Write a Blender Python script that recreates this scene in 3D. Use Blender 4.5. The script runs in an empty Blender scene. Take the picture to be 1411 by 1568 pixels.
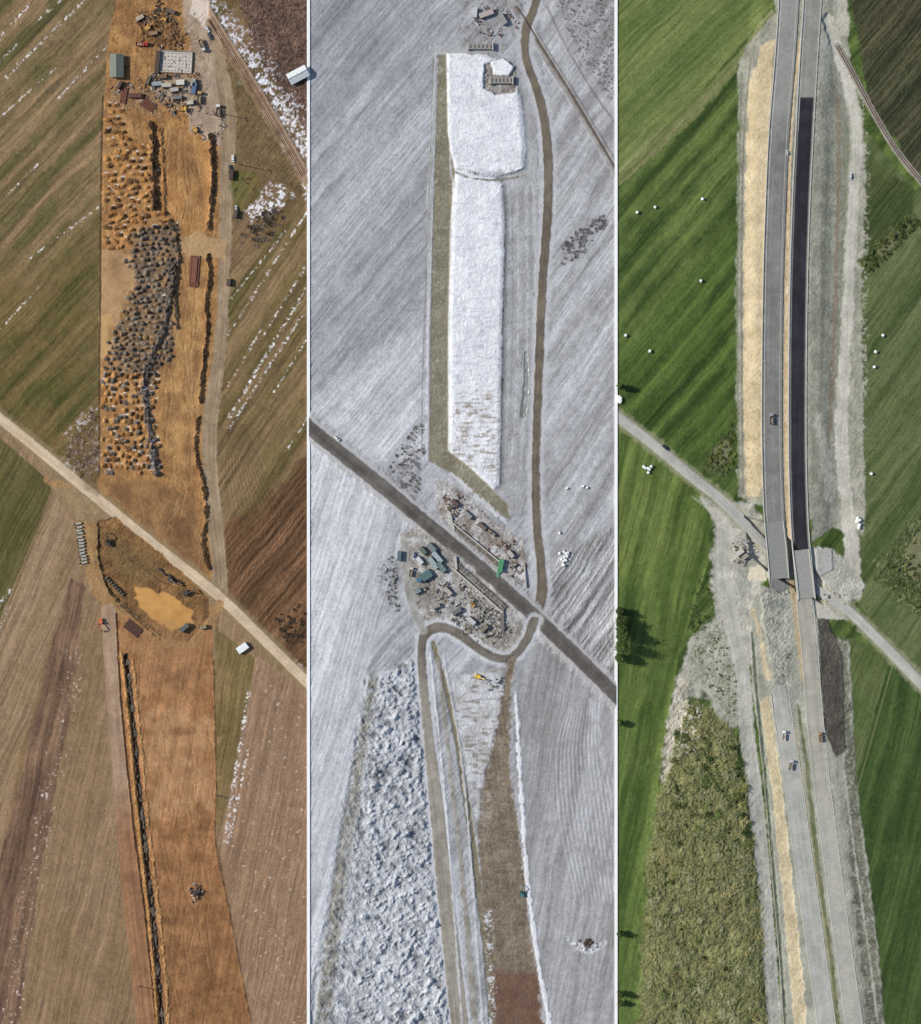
import bpy, math, random
import numpy as np
from mathutils import Vector, Matrix
random.seed(5)
RG=np.random.RandomState(11)
S=0.4; CX,CY=705.5,784.0     # one map unit = 0.4 m
STEP=1.15
K=0.97
SAT=0.93
TINT=np.array([1.02,1.0,.93],dtype=np.float32)
def wx(x): return (x-CX)*S
def wy(y): return (CY-y)*S
def c(t):
    a=((np.array(t,dtype=np.float32)/255.0)**2.2)*K
    l=a[0]*.25+a[1]*.68+a[2]*.07
    a=l+(a-l)*SAT
    return (a*TINT).astype(np.float32)
# ---------------------------------------------------------------- noise
def h2(ix,iy,seed):
    n=(ix.astype(np.int64)*374761393+iy.astype(np.int64)*668265263+seed*974711)&0xffffffff
    n=((n^(n>>13))*1274126177)&0xffffffff
    n=n^(n>>16)
    return (n&0xffffff).astype(np.float32)/float(0xffffff)
def vn(x,y,seed=0):
    ix=np.floor(x);iy=np.floor(y);fx=(x-ix);fy=(y-iy)
    fx=fx*fx*(3-2*fx);fy=fy*fy*(3-2*fy)
    ix=ix.astype(np.int64);iy=iy.astype(np.int64)
    a=h2(ix,iy,seed);b=h2(ix+1,iy,seed);d=h2(ix,iy+1,seed);e=h2(ix+1,iy+1,seed)
    return ((a+(b-a)*fx)*(1-fy)+(d+(e-d)*fx)*fy)*2-1
def fbm(x,y,o,seed):
    r=0;a=1.;t=0
    for i in range(o):
        r=r+a*vn(x,y,seed+i*17);t+=a*.7
        x,y=x*1.7+y*1.1+3.1,y*1.7-x*1.1+1.7;a*=.55
    return r/t
def cl(a): return np.clip(a,0,1)
def catmull(P,n=7):
    P=[np.array(p,dtype=float) for p in P]
    if len(P)<3: return np.array(P)
    Q=[2*P[0]-P[1]]+P+[2*P[-1]-P[-2]];out=[]
    for i in range(1,len(Q)-2):
        for k in range(n):
            t=k/n
            out.append(.5*((2*Q[i])+(-Q[i-1]+Q[i+1])*t+(2*Q[i-1]-5*Q[i]+4*Q[i+1]-Q[i+2])*t*t+(-Q[i-1]+3*Q[i]-3*Q[i+1]+Q[i+2])*t**3))
    out.append(P[-1]);return np.array(out)
class Panel:
    def __init__(s,x0,x1,y0,y1,seed):
        nx=int((x1-x0)/STEP)+1;ny=int((y1-y0)/STEP)+1
        s.xs=np.linspace(x0,x1,nx).astype(np.float32);s.ys=np.linspace(y0,y1,ny).astype(np.float32)
        s.X,s.Y=np.meshgrid(s.xs,s.ys)
        s.seed=seed
        s.C=np.zeros((ny,nx,3),np.float32);s.Z=np.zeros((ny,nx),np.float32);s.L=np.zeros((ny,nx),np.int16)
        X,Y=s.X,s.Y
        s.W=RG.uniform(-1,1,X.shape).astype(np.float32)
        s.N2=fbm(X/3,Y/3,2,seed+1);s.N5=fbm(X/7,Y/7,3,seed+2);s.N12=fbm(X/16,Y/16,4,seed+3)
        s.N40=fbm(X/55,Y/55,4,seed+4);s.M12=fbm(X/14,Y/14,4,seed+5);s.M5=fbm(X/6,Y/6,3,seed+6)
    def sl(s,x0,x1,y0,y1):
        i0=np.searchsorted(s.xs,x0);i1=np.searchsorted(s.xs,x1);j0=np.searchsorted(s.ys,y0);j1=np.searchsorted(s.ys,y1)
        return (slice(j0,j1),slice(i0,i1))
    def line(s,pts,blend=1.5,jit=0,w=None,sm=True,full=False):
        P=[(q[0],q[1],(q[2] if len(q)>2 else w)) for q in pts]
        P=catmull(P) if sm else np.array(P,dtype=float)
        D=np.full(s.X.shape,1e3,np.float32);SD=D.copy();T=np.zeros_like(D);Wd=np.zeros_like(D);acc=0
        for a,b in zip(P[:-1],P[1:]):
            dx,dy=b[0]-a[0],b[1]-a[1];L=math.hypot(dx,dy)
            if L<1e-6: continue
            pad=max(a[2],b[2])/2+blend+jit*1.5+5
            q=s.sl(min(a[0],b[0])-pad,max(a[0],b[0])+pad,min(a[1],b[1])-pad,max(a[1],b[1])+pad)
            X=s.X[q];Y=s.Y[q]
            if X.size==0: acc+=L;continue
            t=np.clip(((X-a[0])*dx+(Y-a[1])*dy)/(L*L),0,1)
            ex=X-a[0]-t*dx;ey=Y-a[1]-t*dy;d=np.hypot(ex,ey)
            better=d<D[q]
            sd=(ex*dy-ey*dx)/L
            for A,v in ((SD,sd),(T,acc+t*L),(Wd,a[2]+t*(b[2]-a[2])),(D,d)):
                A[q]=np.where(better,v,A[q])
            acc+=L
        m=cl(.5-(D-Wd/2+jit*s.N5)/blend);m=m*m*(3-2*m)
        return (m,SD,T) if full else m
    def tracks(s,lst,w=1.6,op=.5,col=(90,66,48),jit=.4,cut=None,dz=-.06):
        """wheel ruts: many thin lines painted at once"""
        M=np.zeros_like(s.Z)
        for pts in lst:
            P=catmull(pts,5)
            for a,b in zip(P[:-1],P[1:]):
                dx,dy=b[0]-a[0],b[1]-a[1];L=math.hypot(dx,dy)
                if L<1e-6: continue
                q=s.sl(min(a[0],b[0])-4,max(a[0],b[0])+4,min(a[1],b[1])-4,max(a[1],b[1])+4);X=s.X[q];Y=s.Y[q]
                if X.size==0: continue
                t=np.clip(((X-a[0])*dx+(Y-a[1])*dy)/(L*L),0,1)
                d=np.hypot(X-a[0]-t*dx,Y-a[1]-t*dy)+jit*s.N5[q]
                M[q]=np.maximum(M[q],cl(.5-(d-w/2)/1.4))
        M*=cl(.75+.6*s.M12)
        if cut is not None: M=M*cut
        s.C=s.C*(1-(M*op)[...,None])+c(col)*(M*op)[...,None];s.Z+=dz*M
    def poly(s,pts,blend=2,jit=2):
        P=np.array(pts,dtype=float);pad=blend+jit*1.5+3
        q=s.sl(P[:,0].min()-pad,P[:,0].max()+pad,P[:,1].min()-pad,P[:,1].max()+pad)
        X=s.X[q];Y=s.Y[q];m0=np.zeros(s.X.shape,np.float32)
        if X.size==0: return m0
        D=np.full(X.shape,1e3,np.float32);ins=np.zeros(X.shape,bool)
        n=len(P)
        for i in range(n):
            a=P[i];b=P[(i+1)%n];dx,dy=b-a;L2=dx*dx+dy*dy+1e-9
            t=np.clip(((X-a[0])*dx+(Y-a[1])*dy)/L2,0,1)
            D=np.minimum(D,np.hypot(X-a[0]-t*dx,Y-a[1]-t*dy))
            if abs(dy)>1e-9:
                cr=((a[1]>Y)!=(b[1]>Y))&(X<(dx*(Y-a[1])/dy+a[0]));ins^=cr
        sd=np.where(ins,-D,D)+jit*(s.N12[q]+.5*s.N5[q])
        m=cl(.5-sd/blend);m0[q]=m*m*(3-2*m);return m0
    def paint(s,m,col,col2=None,z=None,rough=.05,lab=None,grain=.08,var=.12,op=1.,mul=None):
        b=c(col)[None,None,:]
        if col2 is not None:
            k=cl(.5+.8*s.N12+.35*s.N5)[...,None];b=b*(1-k)+c(col2)[None,None,:]*k
        t=1+grain*1.3*s.W+var*(.6*s.N5+.6*s.M12)+grain*s.N2
        if mul is not None: t=t*mul
        mm=(m*op)[...,None]
        s.C=s.C*(1-mm)+np.clip(t,.2,2)[...,None]*b*mm
        if z is not None: s.Z=s.Z*(1-m)+(z+rough*(s.N2+.6*s.W))*m
        if lab: s.L[m>.5]=lab
    def field(s,m,ang,ca,cb,amp=.12,seed=0,contrast=.5,fine=.12,lab=None,per=26,mid=9,sine=0,sper=26,fur=.25,fsp=4.5):
        a=math.radians(ang);u=s.X*math.cos(a)-s.Y*math.sin(a);v=s.X*math.sin(a)+s.Y*math.cos(a)
        v=v+3*s.N40+.5*s.N12
        b=vn(v/per,u/600,seed+50);md=vn(v/mid,u/260,seed+51);f=vn(v/2.6,u/45,seed+52)
        if sine: b=b*.6+sine*np.sin(6.283*v/sper+1.6*vn(v/60,u/300,seed+53))
        fr=cl((vn(v/fsp,u/170,seed+54)-.2)*2.5)*cl(.8+.8*s.M12)
        k=cl(.5+contrast*(b*.9+md*.7)+.35*s.N40+.18*s.N5)[...,None]
        base=c(ca)*(1-k)+c(cb)*k
        t=((1+fine*1.2*f+.13*s.W+.11*s.N2+.13*s.M12+.08*s.N40)*(1-fur*fr))[...,None]
        mm=m[...,None]
        s.C=s.C*(1-mm)+base*t*mm
        s.Z=s.Z*(1-m)+(amp*(f+.5*md-.6*fr)+amp*.6*s.W+amp*.5*s.N2)*m
        if lab is not None: s.L[m>.5]=lab
        return u,v
    def speck(s,m,col,th=.2,k=3,N=None,op=1.):
        N=s.N2*.6+s.M5*.5+.3*s.W if N is None else N
        q=m*cl((N-th)*k)*op
        s.C=s.C*(1-q[...,None])+c(col)[None,None,:]*q[...,None]
    def lift(s,m,h): s.Z=s.Z+m*h
    def mound(s,x,y,rx,ry,ang,h,col=None,lab=None,nz=.5):
        r=max(rx,ry)+2;q=s.sl(x-r,x+r,y-r,y+r);X=s.X[q]-x;Y=s.Y[q]-y
        if X.size==0:return
        ca,sa=math.cos(ang),math.sin(ang)
        r2=((X*ca+Y*sa)/rx)**2+((-X*sa+Y*ca)/ry)**2+.3*s.N2[q]
        f=cl(1-r2);s.Z[q]+=h*f*(1+nz*s.N2[q]+.2*s.W[q])
        if col is not None:
            m=cl(f*3)[...,None];s.C[q]=s.C[q]*(1-m)+c(col)*(1+.18*s.W[q]+.2*s.N2[q])[...,None]*m
        if lab: s.L[q]=np.where(f>.15,lab,s.L[q])
    def ridge(s,pts,w,h,col,jit=2,lab=None,blend=2,op=1.):
        m,SD,T=s.line(pts,blend=blend,jit=jit,w=w,full=True)
        s.paint(m,col,lab=lab,grain=.25,var=.5,op=op)
        s.Z+=m*h*(1+.6*s.N5+.3*s.W)
        return m
# ---------------------------------------------------------------- materials
def nodes(mat):
    mat.use_nodes=True;nt=mat.node_tree;nt.nodes.clear()
    o=nt.nodes.new('ShaderNodeOutputMaterial');b=nt.nodes.new('ShaderNodeBsdfPrincipled')
    nt.links.new(b.outputs[0],o.inputs[0]);return nt,b
def gmat(name,rough=.95,sc=1.3,amt=.35,bump=.25,spec=.15):
    m=bpy.data.materials.new(name);nt,b=nodes(m);N=nt.nodes.new;Lk=nt.links.new
    at=N('ShaderNodeAttribute');at.attribute_name='Col'
    tc=N('ShaderNodeTexCoord');ns=N('ShaderNodeTexNoise');ns.inputs['Scale'].default_value=sc;ns.inputs['Detail'].default_value=6;ns.inputs['Roughness'].default_value=.75
    Lk(tc.outputs['Object'],ns.inputs['Vector'])
    mr=N('ShaderNodeMapRange');mr.inputs[1].default_value=.3;mr.inputs[2].default_value=.7;mr.inputs[3].default_value=1-amt;mr.inputs[4].default_value=1+amt
    Lk(ns.outputs[0],mr.inputs[0])
    mx=N('ShaderNodeVectorMath');mx.operation='SCALE';Lk(at.outputs['Color'],mx.inputs[0]);Lk(mr.outputs[0],mx.inputs['Scale'])
    Lk(mx.outputs[0],b.inputs['Base Color'])
    bp=N('ShaderNodeBump');bp.inputs['Strength'].default_value=bump;bp.inputs['Distance'].default_value=.2;Lk(ns.outputs[0],bp.inputs['Height']);Lk(bp.outputs[0],b.inputs['Normal'])
    b.inputs['Roughness'].default_value=rough;b.inputs['Specular IOR Level'].default_value=spec
    return m
_mc={}
def pm(rgb,rough=.6,metal=0.,amt=.25,sc=1.5):
    key=(tuple(rgb),rough,metal)
    if key in _mc:return _mc[key]
    m=bpy.data.materials.new('painted_%d_%d_%d'%tuple(rgb));nt,b=nodes(m);N=nt.nodes.new;Lk=nt.links.new
    tc=N('ShaderNodeTexCoord');ns=N('ShaderNodeTexNoise');ns.inputs['Scale'].default_value=sc;ns.inputs['Detail'].default_value=5
    Lk(tc.outputs['Object'],ns.inputs['Vector'])
    cr=N('ShaderNodeValToRGB');k=c(rgb);cr.color_ramp.elements[0].position=.3;cr.color_ramp.elements[1].position=.75
    cr.color_ramp.elements[0].color=(*[float(v*(1-amt)) for v in k],1);cr.color_ramp.elements[1].color=(*[float(min(1,v*(1+amt))) for v in k],1)
    Lk(ns.outputs[0],cr.inputs[0]);Lk(cr.outputs[0],b.inputs['Base Color'])
    b.inputs['Roughness'].default_value=rough;b.inputs['Metallic'].default_value=metal
    _mc[key]=m;return m
GM={'soil':gmat('soil_surface',sc=1.5,amt=.28,bump=.25),'grass':gmat('field_surface',sc=1.8,amt=.35,bump=.3),
'snow':gmat('snow_surface',sc=1.6,amt=.16,bump=.25),'asphalt':gmat('asphalt_surface',rough=.9,sc=.9,amt=.14,bump=.05,spec=.1),
'gravel':gmat('gravel_surface',sc=2.2,amt=.24,bump=.25),'water':gmat('pond_water',rough=.3,sc=.2,amt=.08,bump=.01,spec=.3),
'leaf':gmat('foliage_surface',sc=2,amt=.25,bump=0),'bark':gmat('twig_surface',sc=2,amt=.2,bump=0)}
def link(o): bpy.context.scene.collection.objects.link(o);return o
def mk_mesh(name,co,quads,col,mat,nl=4):
    me=bpy.data.meshes.new(name);n=len(co);f=len(quads)
    me.vertices.add(n);me.vertices.foreach_set('co',np.ascontiguousarray(co,dtype=np.float32).ravel())
    me.loops.add(f*nl);me.loops.foreach_set('vertex_index',np.ascontiguousarray(quads,dtype=np.int32).ravel())
    me.polygons.add(f);me.polygons.foreach_set('loop_start',np.arange(0,f*nl,nl,dtype=np.int32))
    me.update(calc_edges=True)
    if col is not None:
        a=me.color_attributes.new(name='Col',type='FLOAT_COLOR',domain='POINT')
        a.data.foreach_set('color',np.concatenate([np.clip(col,0.002,.95),np.ones((n,1),np.float32)],1).astype(np.float32).ravel())
    me.materials.append(mat);return link(bpy.data.objects.new(name,me))
def emit(p,labs):
    ny,nx=p.X.shape
    co=np.stack([wx(p.X),wy(p.Y),p.Z],-1).reshape(-1,3);col=p.C.reshape(-1,3)
    I=np.arange(ny*nx).reshape(ny,nx)
    q=np.stack([I[1:,:-1],I[1:,1:],I[:-1,1:],I[:-1,:-1]],-1).reshape(-1,4)
    L=p.L[:-1,:-1].ravel()
    for k,(nm,mt) in labs.items():
        f=q[L==k]
        if len(f)==0: continue
        u,inv=np.unique(f,return_inverse=True)
        mk_mesh(nm,co[u],inv.reshape(-1,4),col[u],GM[mt])
# ---------------------------------------------------------------- mesh builder
class MB:
    def __init__(s): s.v=[];s.f=[];s.m=[];s.mats=[]
    def mi(s,m):
        if m not in s.mats:s.mats.append(m)
        return s.mats.index(m)
    def add(s,vs,fs,mat,M=None):
        o=len(s.v);i=s.mi(mat)
        for v in vs: s.v.append(tuple(M@Vector(v)) if M else tuple(v))
        for f in fs: s.f.append([o+k for k in f]);s.m.append(i)
    def box(s,x,y,z,sx,sy,sz,mat,rz=0,ry=0,rx=0,tp=1.,tpy=None):
        tpy=tp if tpy is None else tpy
        M=Matrix.Translation((x,y,z))@Matrix.Rotation(rz,4,'Z')@Matrix.Rotation(ry,4,'Y')@Matrix.Rotation(rx,4,'X')
        a,b,d=sx/2,sy/2,sz/2
        vs=[(-a,-b,-d),(a,-b,-d),(a,b,-d),(-a,b,-d),(-a*tp,-b*tpy,d),(a*tp,-b*tpy,d),(a*tp,b*tpy,d),(-a*tp,b*tpy,d)]
        s.add(vs,[(3,2,1,0),(4,5,6,7),(0,1,5,4),(1,2,6,5),(2,3,7,6),(3,0,4,7)],mat,M)
    def cyl(s,x,y,z,r,h,mat,axis='Z',n=12,r2=None,rz=0):
        r2=r if r2 is None else r2
        M=Matrix.Translation((x,y,z))@Matrix.Rotation(rz,4,'Z')
        if axis=='X':M=M@Matrix.Rotation(math.pi/2,4,'Y')
        if axis=='Y':M=M@Matrix.Rotation(math.pi/2,4,'X')
        vs=[(r*math.cos(2*math.pi*i/n),r*math.sin(2*math.pi*i/n),-h/2) for i in range(n)]+[(r2*math.cos(2*math.pi*i/n),r2*math.sin(2*math.pi*i/n),h/2) for i in range(n)]
        s.add(vs,[tuple(range(n-1,-1,-1)),tuple(range(n,2*n))]+[(i,(i+1)%n,n+(i+1)%n,n+i) for i in range(n)],mat,M)
    def pipe(s,x,y,z,r,h,mat,rz=0,n=12):
        M=Matrix.Translation((x,y,z))@Matrix.Rotation(rz,4,'Z')@Matrix.Rotation(math.pi/2,4,'Y')
        vs=[]
        for rr,zz in ((r,-h/2),(r,h/2),(r*.8,h/2),(r*.8,-h/2)):
            vs+=[(rr*math.cos(2*math.pi*i/n),rr*math.sin(2*math.pi*i/n),zz) for i in range(n)]
        fs=[]
        for k in range(4):
            a=k*n;b=((k+1)%4)*n
            fs+=[(a+i,a+(i+1)%n,b+(i+1)%n,b+i) for i in range(n)]
        s.add(vs,fs,mat,M)
    def gable(s,x,y,z,sx,sy,h,mat,end=None):
        a,b=sx/2,sy/2
        vs=[(-a,-b,0),(a,-b,0),(a,b,0),(-a,b,0),(-a,0,h),(a,0,h)]
        s.add(vs,[(0,1,5,4),(2,3,4,5)],mat,Matrix.Translation((x,y,z)))
        s.add(vs,[(1,2,5),(3,0,4),(3,2,1,0)],end or mat,Matrix.Translation((x,y,z)))
    def done(s,name,px,py,z=0,ang=0,sc=1.):
        me=bpy.data.meshes.new(name);me.from_pydata(s.v,[],s.f)
        for m in s.mats:me.materials.append(m)
        me.polygons.foreach_set('material_index',s.m);me.update()
        o=link(bpy.data.objects.new(name,me));o.location=(wx(px),wy(py),z);o.rotation_euler=(0,0,math.radians(ang));o.scale=(sc,sc,sc);return o
def ribbon(name,pts,w,z0,z1,mat,sm=True,off=0.):
    P=catmull([q[:2] for q in pts],6) if sm else np.array([q[:2] for q in pts],float)
    W=np.stack([wx(P[:,0]),wy(P[:,1])],-1)
    d=np.gradient(W,axis=0);d/=np.linalg.norm(d,axis=1)[:,None]+1e-9;n=np.stack([-d[:,1],d[:,0]],-1)
    zt=np.full(len(P),z1)
    ww=w/2
    vs=[];fs=[]
    for i in range(len(P)):
        for sgn,z in ((-1,z0),(-1,zt[i]),(1,zt[i]),(1,z0)):
            q=W[i]+n[i]*(off*S+sgn*ww);vs.append((q[0],q[1],z))
    for i in range(len(P)-1):
        a=4*i;b=a+4
        for k in range(3): fs.append((a+k,b+k,b+k+1,a+k+1))
    fs+=[(0,1,2,3),(4*len(P)-1,4*len(P)-2,4*len(P)-3,4*len(P)-4)]
    me=bpy.data.meshes.new(name);me.from_pydata(vs,[],fs);me.materials.append(mat)
    return link(bpy.data.objects.new(name,me))
# vegetation -----------------------------------------------------
def leaves(name,bl,n,size,cols,mat='leaf'):
    co=[];cc=[];cols=[c(k) for k in cols]
    for (x,y,z,r,h) in bl:
        m=int(n*random.uniform(.7,1.2)*min(2.2,(r/2.2)**1.6+.2));
        k=max(3,int(m/14));dv=RG.normal(size=(k,3));dv/=np.linalg.norm(dv,axis=1)[:,None];dv[:,2]=np.abs(dv[:,2])
        cen=dv*RG.uniform(.35,.95,(k,1))
        idx=RG.randint(0,k,m);pt=cen[idx]+RG.normal(size=(m,3))*.16
        pt=pt*np.array([r,r,h]);
        a=RG.normal(size=(m,3));a/=np.linalg.norm(a,axis=1)[:,None];b=np.cross(a,RG.normal(size=(m,3)));b/=np.linalg.norm(b,axis=1)[:,None]+1e-6
        a[:,2]*=.6;b[:,2]*=.5
        sz=size*RG.uniform(.5,1.2,(m,1));ctr=pt+np.array([wx(x),wy(y),z+.1]);ctr[:,2]=np.maximum(ctr[:,2],z+.05)
        q=np.stack([ctr-a*sz*.6,ctr-b*sz*.5,ctr+a*sz*.6,ctr+b*sz*.5],1)
        base=cols[RG.randint(len(cols))]*RG.uniform(.7,1.35)
        cv=base*(RG.uniform(.7,1.4,(k,1))[idx])*RG.uniform(.8,1.25,(m,1))
        co.append(q.reshape(-1,3));cc.append(np.repeat(cv,4,0))
    co=np.concatenate(co);cc=np.concatenate(cc)
    return mk_mesh(name,co,np.arange(len(co)).reshape(-1,4),cc,GM[mat])
def twigs(name,bl,n,wd,cols):
    co=[];cc=[];cols=[c(k) for k in cols]
    for (x,y,z,r,h) in bl:
        m=int(n*random.uniform(.7,1.2));b=RG.uniform(-.35,.35,(m,3))*np.array([r,r,0]);a=RG.uniform(0,6.283,m);rr=r*np.sqrt(RG.uniform(0.05,1,m))*RG.uniform(.6,1.15,m)
        t=np.stack([np.cos(a)*rr,np.sin(a)*rr,h*RG.uniform(.3,1,m)],1)
        sd=np.stack([-np.sin(a),np.cos(a),0*a],1)*wd*RG.uniform(.5,1.4,(m,1));o=np.array([wx(x),wy(y),z])
        q=np.stack([b-sd+o,b+sd+o,t+sd*.3+o,t-sd*.3+o],1);cv=cols[RG.randint(len(cols))]*RG.uniform(.6,1.5,(m,1))
        co.append(q.reshape(-1,3));cc.append(np.repeat(cv,4,0))
    co=np.concatenate(co);cc=np.concatenate(cc)
    return mk_mesh(name,co,np.arange(len(co)).reshape(-1,4),cc,GM['bark'])
def inpoly(x,y,P):
    r=False;n=len(P)
    for i in range(n):
        a=P[i];b=P[(i+1)%n]
        if (a[1]>y)!=(b[1]>y) and x<(b[0]-a[0])*(y-a[1])/(b[1]-a[1])+a[0]: r=not r
    return r
def scat(P,n,r0,r1,hk=.8,z=0):
    xs=[p[0] for p in P];ys=[p[1] for p in P];o=[]
    t=0
    while len(o)<n and t<n*20:
        t+=1;x=random.uniform(min(xs),max(xs));y=random.uniform(min(ys),max(ys))
        if inpoly(x,y,P):
            r=r0+(r1-r0)*random.random()**1.6;o.append((x,y,z,r,r*hk*random.uniform(.7,1.3)))
    return o
# ================================================================ PANEL 1 : spring, bare soil
p=Panel(-70,471.5,-70,1640,100)
one=np.ones_like(p.X)
p.field(one,46,(142,118,88),(94,88,56),amp=.13,seed=1,per=24,mid=9,contrast=.65,fur=.32,sine=.3,sper=34)
p.field(p.poly([(-80,380),(60,420),(160,330),(160,800),(-80,640)],blend=120,jit=12),46,(122,102,66),(78,78,42),amp=.12,seed=3,per=26,contrast=.6,fur=.32,sine=.3,sper=34)
p.field(p.poly([(340,-80),(480,-80),(480,520),(350,640),(320,600)],blend=3,jit=1),55,(128,104,78),(98,84,54),seed=5,contrast=.5)
p.field(p.poly([(345,420),(480,310),(480,1100),(330,900),(330,640)],blend=3,jit=1),56,(136,112,82),(98,88,54),seed=7,per=16,contrast=.65,fur=.35,sine=.3,sper=26)
m=p.poly([(345,800),(400,770),(480,690),(480,1050),(340,905)],blend=18,jit=8)
p.field(m,50,(124,92,68),(92,70,50),amp=.25,seed=9,fine=.25,fur=.35)
p.field(p.poly([(-80,580),(160,775),(325,905),(480,1055),(480,1650),(-80,1650)],blend=2,jit=0),77,(148,122,96),(122,100,72),amp=.1,seed=11,per=34,contrast=.4,fur=.15)
p.field(p.poly([(-80,600),(82,742),(40,860),(-20,1010),(-80,1000)],blend=2,jit=1),64,(100,92,58),(76,76,42),seed=12,contrast=.6)
p.field(p.poly([(84,745),(125,860),(112,900),(30,1150),(-80,1500),(-80,1150),(20,900)],blend=3,jit=1),66,(150,126,100),(130,108,80),seed=13,fur=.18)
p.field(p.poly([(108,880),(130,900),(118,1020),(90,1180),(62,1330),(40,1480),(20,1660),(-60,1660),(-20,1400),(40,1150)],blend=5,jit=3),78,(108,84,70),(138,110,88),seed=14,per=14,contrast=.7,fine=.2,fur=.32)
p.field(p.poly([(330,960),(392,1010),(380,1080),(345,1290),(325,1240)],blend=3,jit=2),80,(108,94,58),(128,108,74),seed=15)
p.field(p.poly([(392,1005),(480,1060),(480,1650),(395,1650),(335,1290),(380,1080)],blend=3,jit=1),79,(156,127,105),(138,111,88),seed=16,contrast=.4,fur=.2)
for a,b in [((84,745),(-10,990)),((112,900),(60,1050)),((96,560),(150,500))]:
    p.paint(p.line([a,b],blend=2,w=2,sm=False,jit=.6),(92,78,52),op=.6)
def snowline(p,a,b,w=3,th=.05,op=.95,col=(228,225,226)):
    m=p.line([a,b],blend=2.5,jit=1.5,w=w,sm=False);p.speck(m,col,th=th,k=4,op=op)
for a,b,w in [((-5,62),(52,0),5),((10,118),(128,2),4),((0,96),(30,62),3),((40,400),(150,318),2.5),((0,505),(60,440),2.5),((90,150),(165,70),2.5),((0,180),(90,100),2),((10,300),(60,250),2),((60,30),(95,-2),3),
 ((345,520),(470,325),2.5),((350,640),(470,440),5),((352,655),(465,480),3.5),((400,520),(470,405),3),((420,600),(470,520),2.5),((345,470),(440,350),2.5),((440,690),(470,640),2.5),((350,590),(400,505),3),
 ((381,1060),(345,1290),6),((379,1150),(350,1290),5),((452,1010),(470,1030),5),((-5,930),(16,905),5),((0,960),(14,930),4)]:
    snowline(p,a,b,w,th=.12)
m=p.line([(118,1000,30),(80,1200,30),(45,1380,34),(15,1568,30)],blend=16,jit=6);p.speck(m,(215,205,198),th=.6,k=4,op=.8)
m=p.poly([(395,1040),(480,1080),(480,1650),(400,1650),(350,1300)],blend=10);p.speck(m,(222,210,200),th=.78,k=5,op=.8)
# railway corridor with snow + scrub
p.paint(p.poly([(345,-80),(480,-80),(480,215),(400,100)],blend=8,jit=6),(116,92,80),(84,70,62),z=.2,rough=.3,grain=.35,lab=3)
m=p.line([(318,-5,10),(345,45,22),(400,125,24),(470,225,26),(490,250,26)],blend=10,jit=7);p.speck(m,(226,226,238),th=-.12,k=2)
m=p.line([(345,20,20),(400,95,26),(470,190,26)],blend=14,jit=9);p.speck(m,(205,205,218),th=.25,k=3,op=.8)
m=p.line([(300,-20),(322,28),(360,88),(410,170),(470,275),(490,310)],blend=2,jit=.5,w=20);p.paint(m,(150,122,102),(164,140,118),z=.6,rough=.05,lab=2)
m=p.line([(330,60,6),(380,150,8),(440,240,10),(475,310,10)],blend=4,jit=3);p.speck(m,(215,215,222),th=.25)
p.paint(p.poly([(340,60),(365,110),(430,210),(470,300),(440,290),(352,240),(345,140)],blend=10,jit=5),(118,98,72),(98,84,58),grain=.2,var=.25,op=.9)
# site soil
site=[(192,-80),(300,-80),(318,20),(332,70),(344,130),(352,230),(350,330),(346,440),(340,560),(330,640),(330,700),(338,800),(345,900),(320,905),(250,850),(150,762),(152,600),(153,500),(156,300),(160,150),(166,60)]
ms=p.poly(site,blend=2.5,jit=1.2)
p.paint(ms,(172,130,82),(142,104,66),z=0,rough=.12,lab=1,grain=.14,var=.32)
st=vn(p.X/2.2+2*p.N40,p.Y/40,77)
p.C*=(1+.12*st*ms)[...,None];p.Z+=.06*st*ms
p.paint(p.poly([(155,380),(205,390),(212,430),(185,480),(165,540),(153,560)],blend=5,jit=3),(162,128,92),(176,142,102),z=0,rough=.05,grain=.05)
p.paint(p.poly([(154,485),(170,480),(176,520),(160,550),(153,545)],blend=3,jit=3),(190,152,100),z=-.1,rough=.0,grain=.02,op=.8)
p.paint(p.poly([(150,735),(240,735),(300,760),(322,900),(250,845)],blend=14,jit=6),(150,114,76),(124,92,62),z=0,rough=.1)
p.paint(p.poly([(250,170),(325,190),(322,340),(300,370),(255,330)],blend=10,jit=4),(186,140,86),(160,114,70),z=-.3,rough=.12,op=.9)
p.paint(p.poly([(275,380),(300,375),(312,500),(305,640),(300,720),(262,700),(255,600),(270,470)],blend=12,jit=4),(182,140,90),(154,114,74),z=-.2,rough=.1,op=.8)
for x,y,rx,ry in [(290,250,16,26),(280,480,12,30),(270,620,14,22),(200,760,30,12),(280,810,22,18),(178,410,14,20),(262,230,6,40),(300,560,6,40),(170,510,8,26),(290,700,8,30),(262,560,8,26),(306,290,8,30)]:
    f=cl(1.2-np.hypot((p.X-x)/rx,(p.Y-y)/ry)+.6*p.N12);p.paint(f,(108,80,56),op=.55)
tk=[]
for i in range(46):
    x=random.uniform(246,300);y=random.uniform(180,640);tk.append([(x,y),(x+random.uniform(-7,7),y+30),(x+random.uniform(-12,12),y+random.uniform(55,110))])
for i in range(26):
    x=random.uniform(165,300);y=random.uniform(735,840);tk.append([(x,y),(x+random.uniform(-15,25),y+15),(x+random.uniform(-20,40),y+random.uniform(20,60))])
for i in range(10):
    tk.append([(262+i*3,196),(284+i*2.2,262),(282+i*3.4,330),(262+i*5,380),(256+i*2.4,470)])
for i in range(6): tk.append([(240+i*3,740),(258+i*4,790),(282+i*4,830),(312+i*2,880)])
p.tracks(tk,w=1.3,op=.6,col=(92,66,44),cut=ms)
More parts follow.
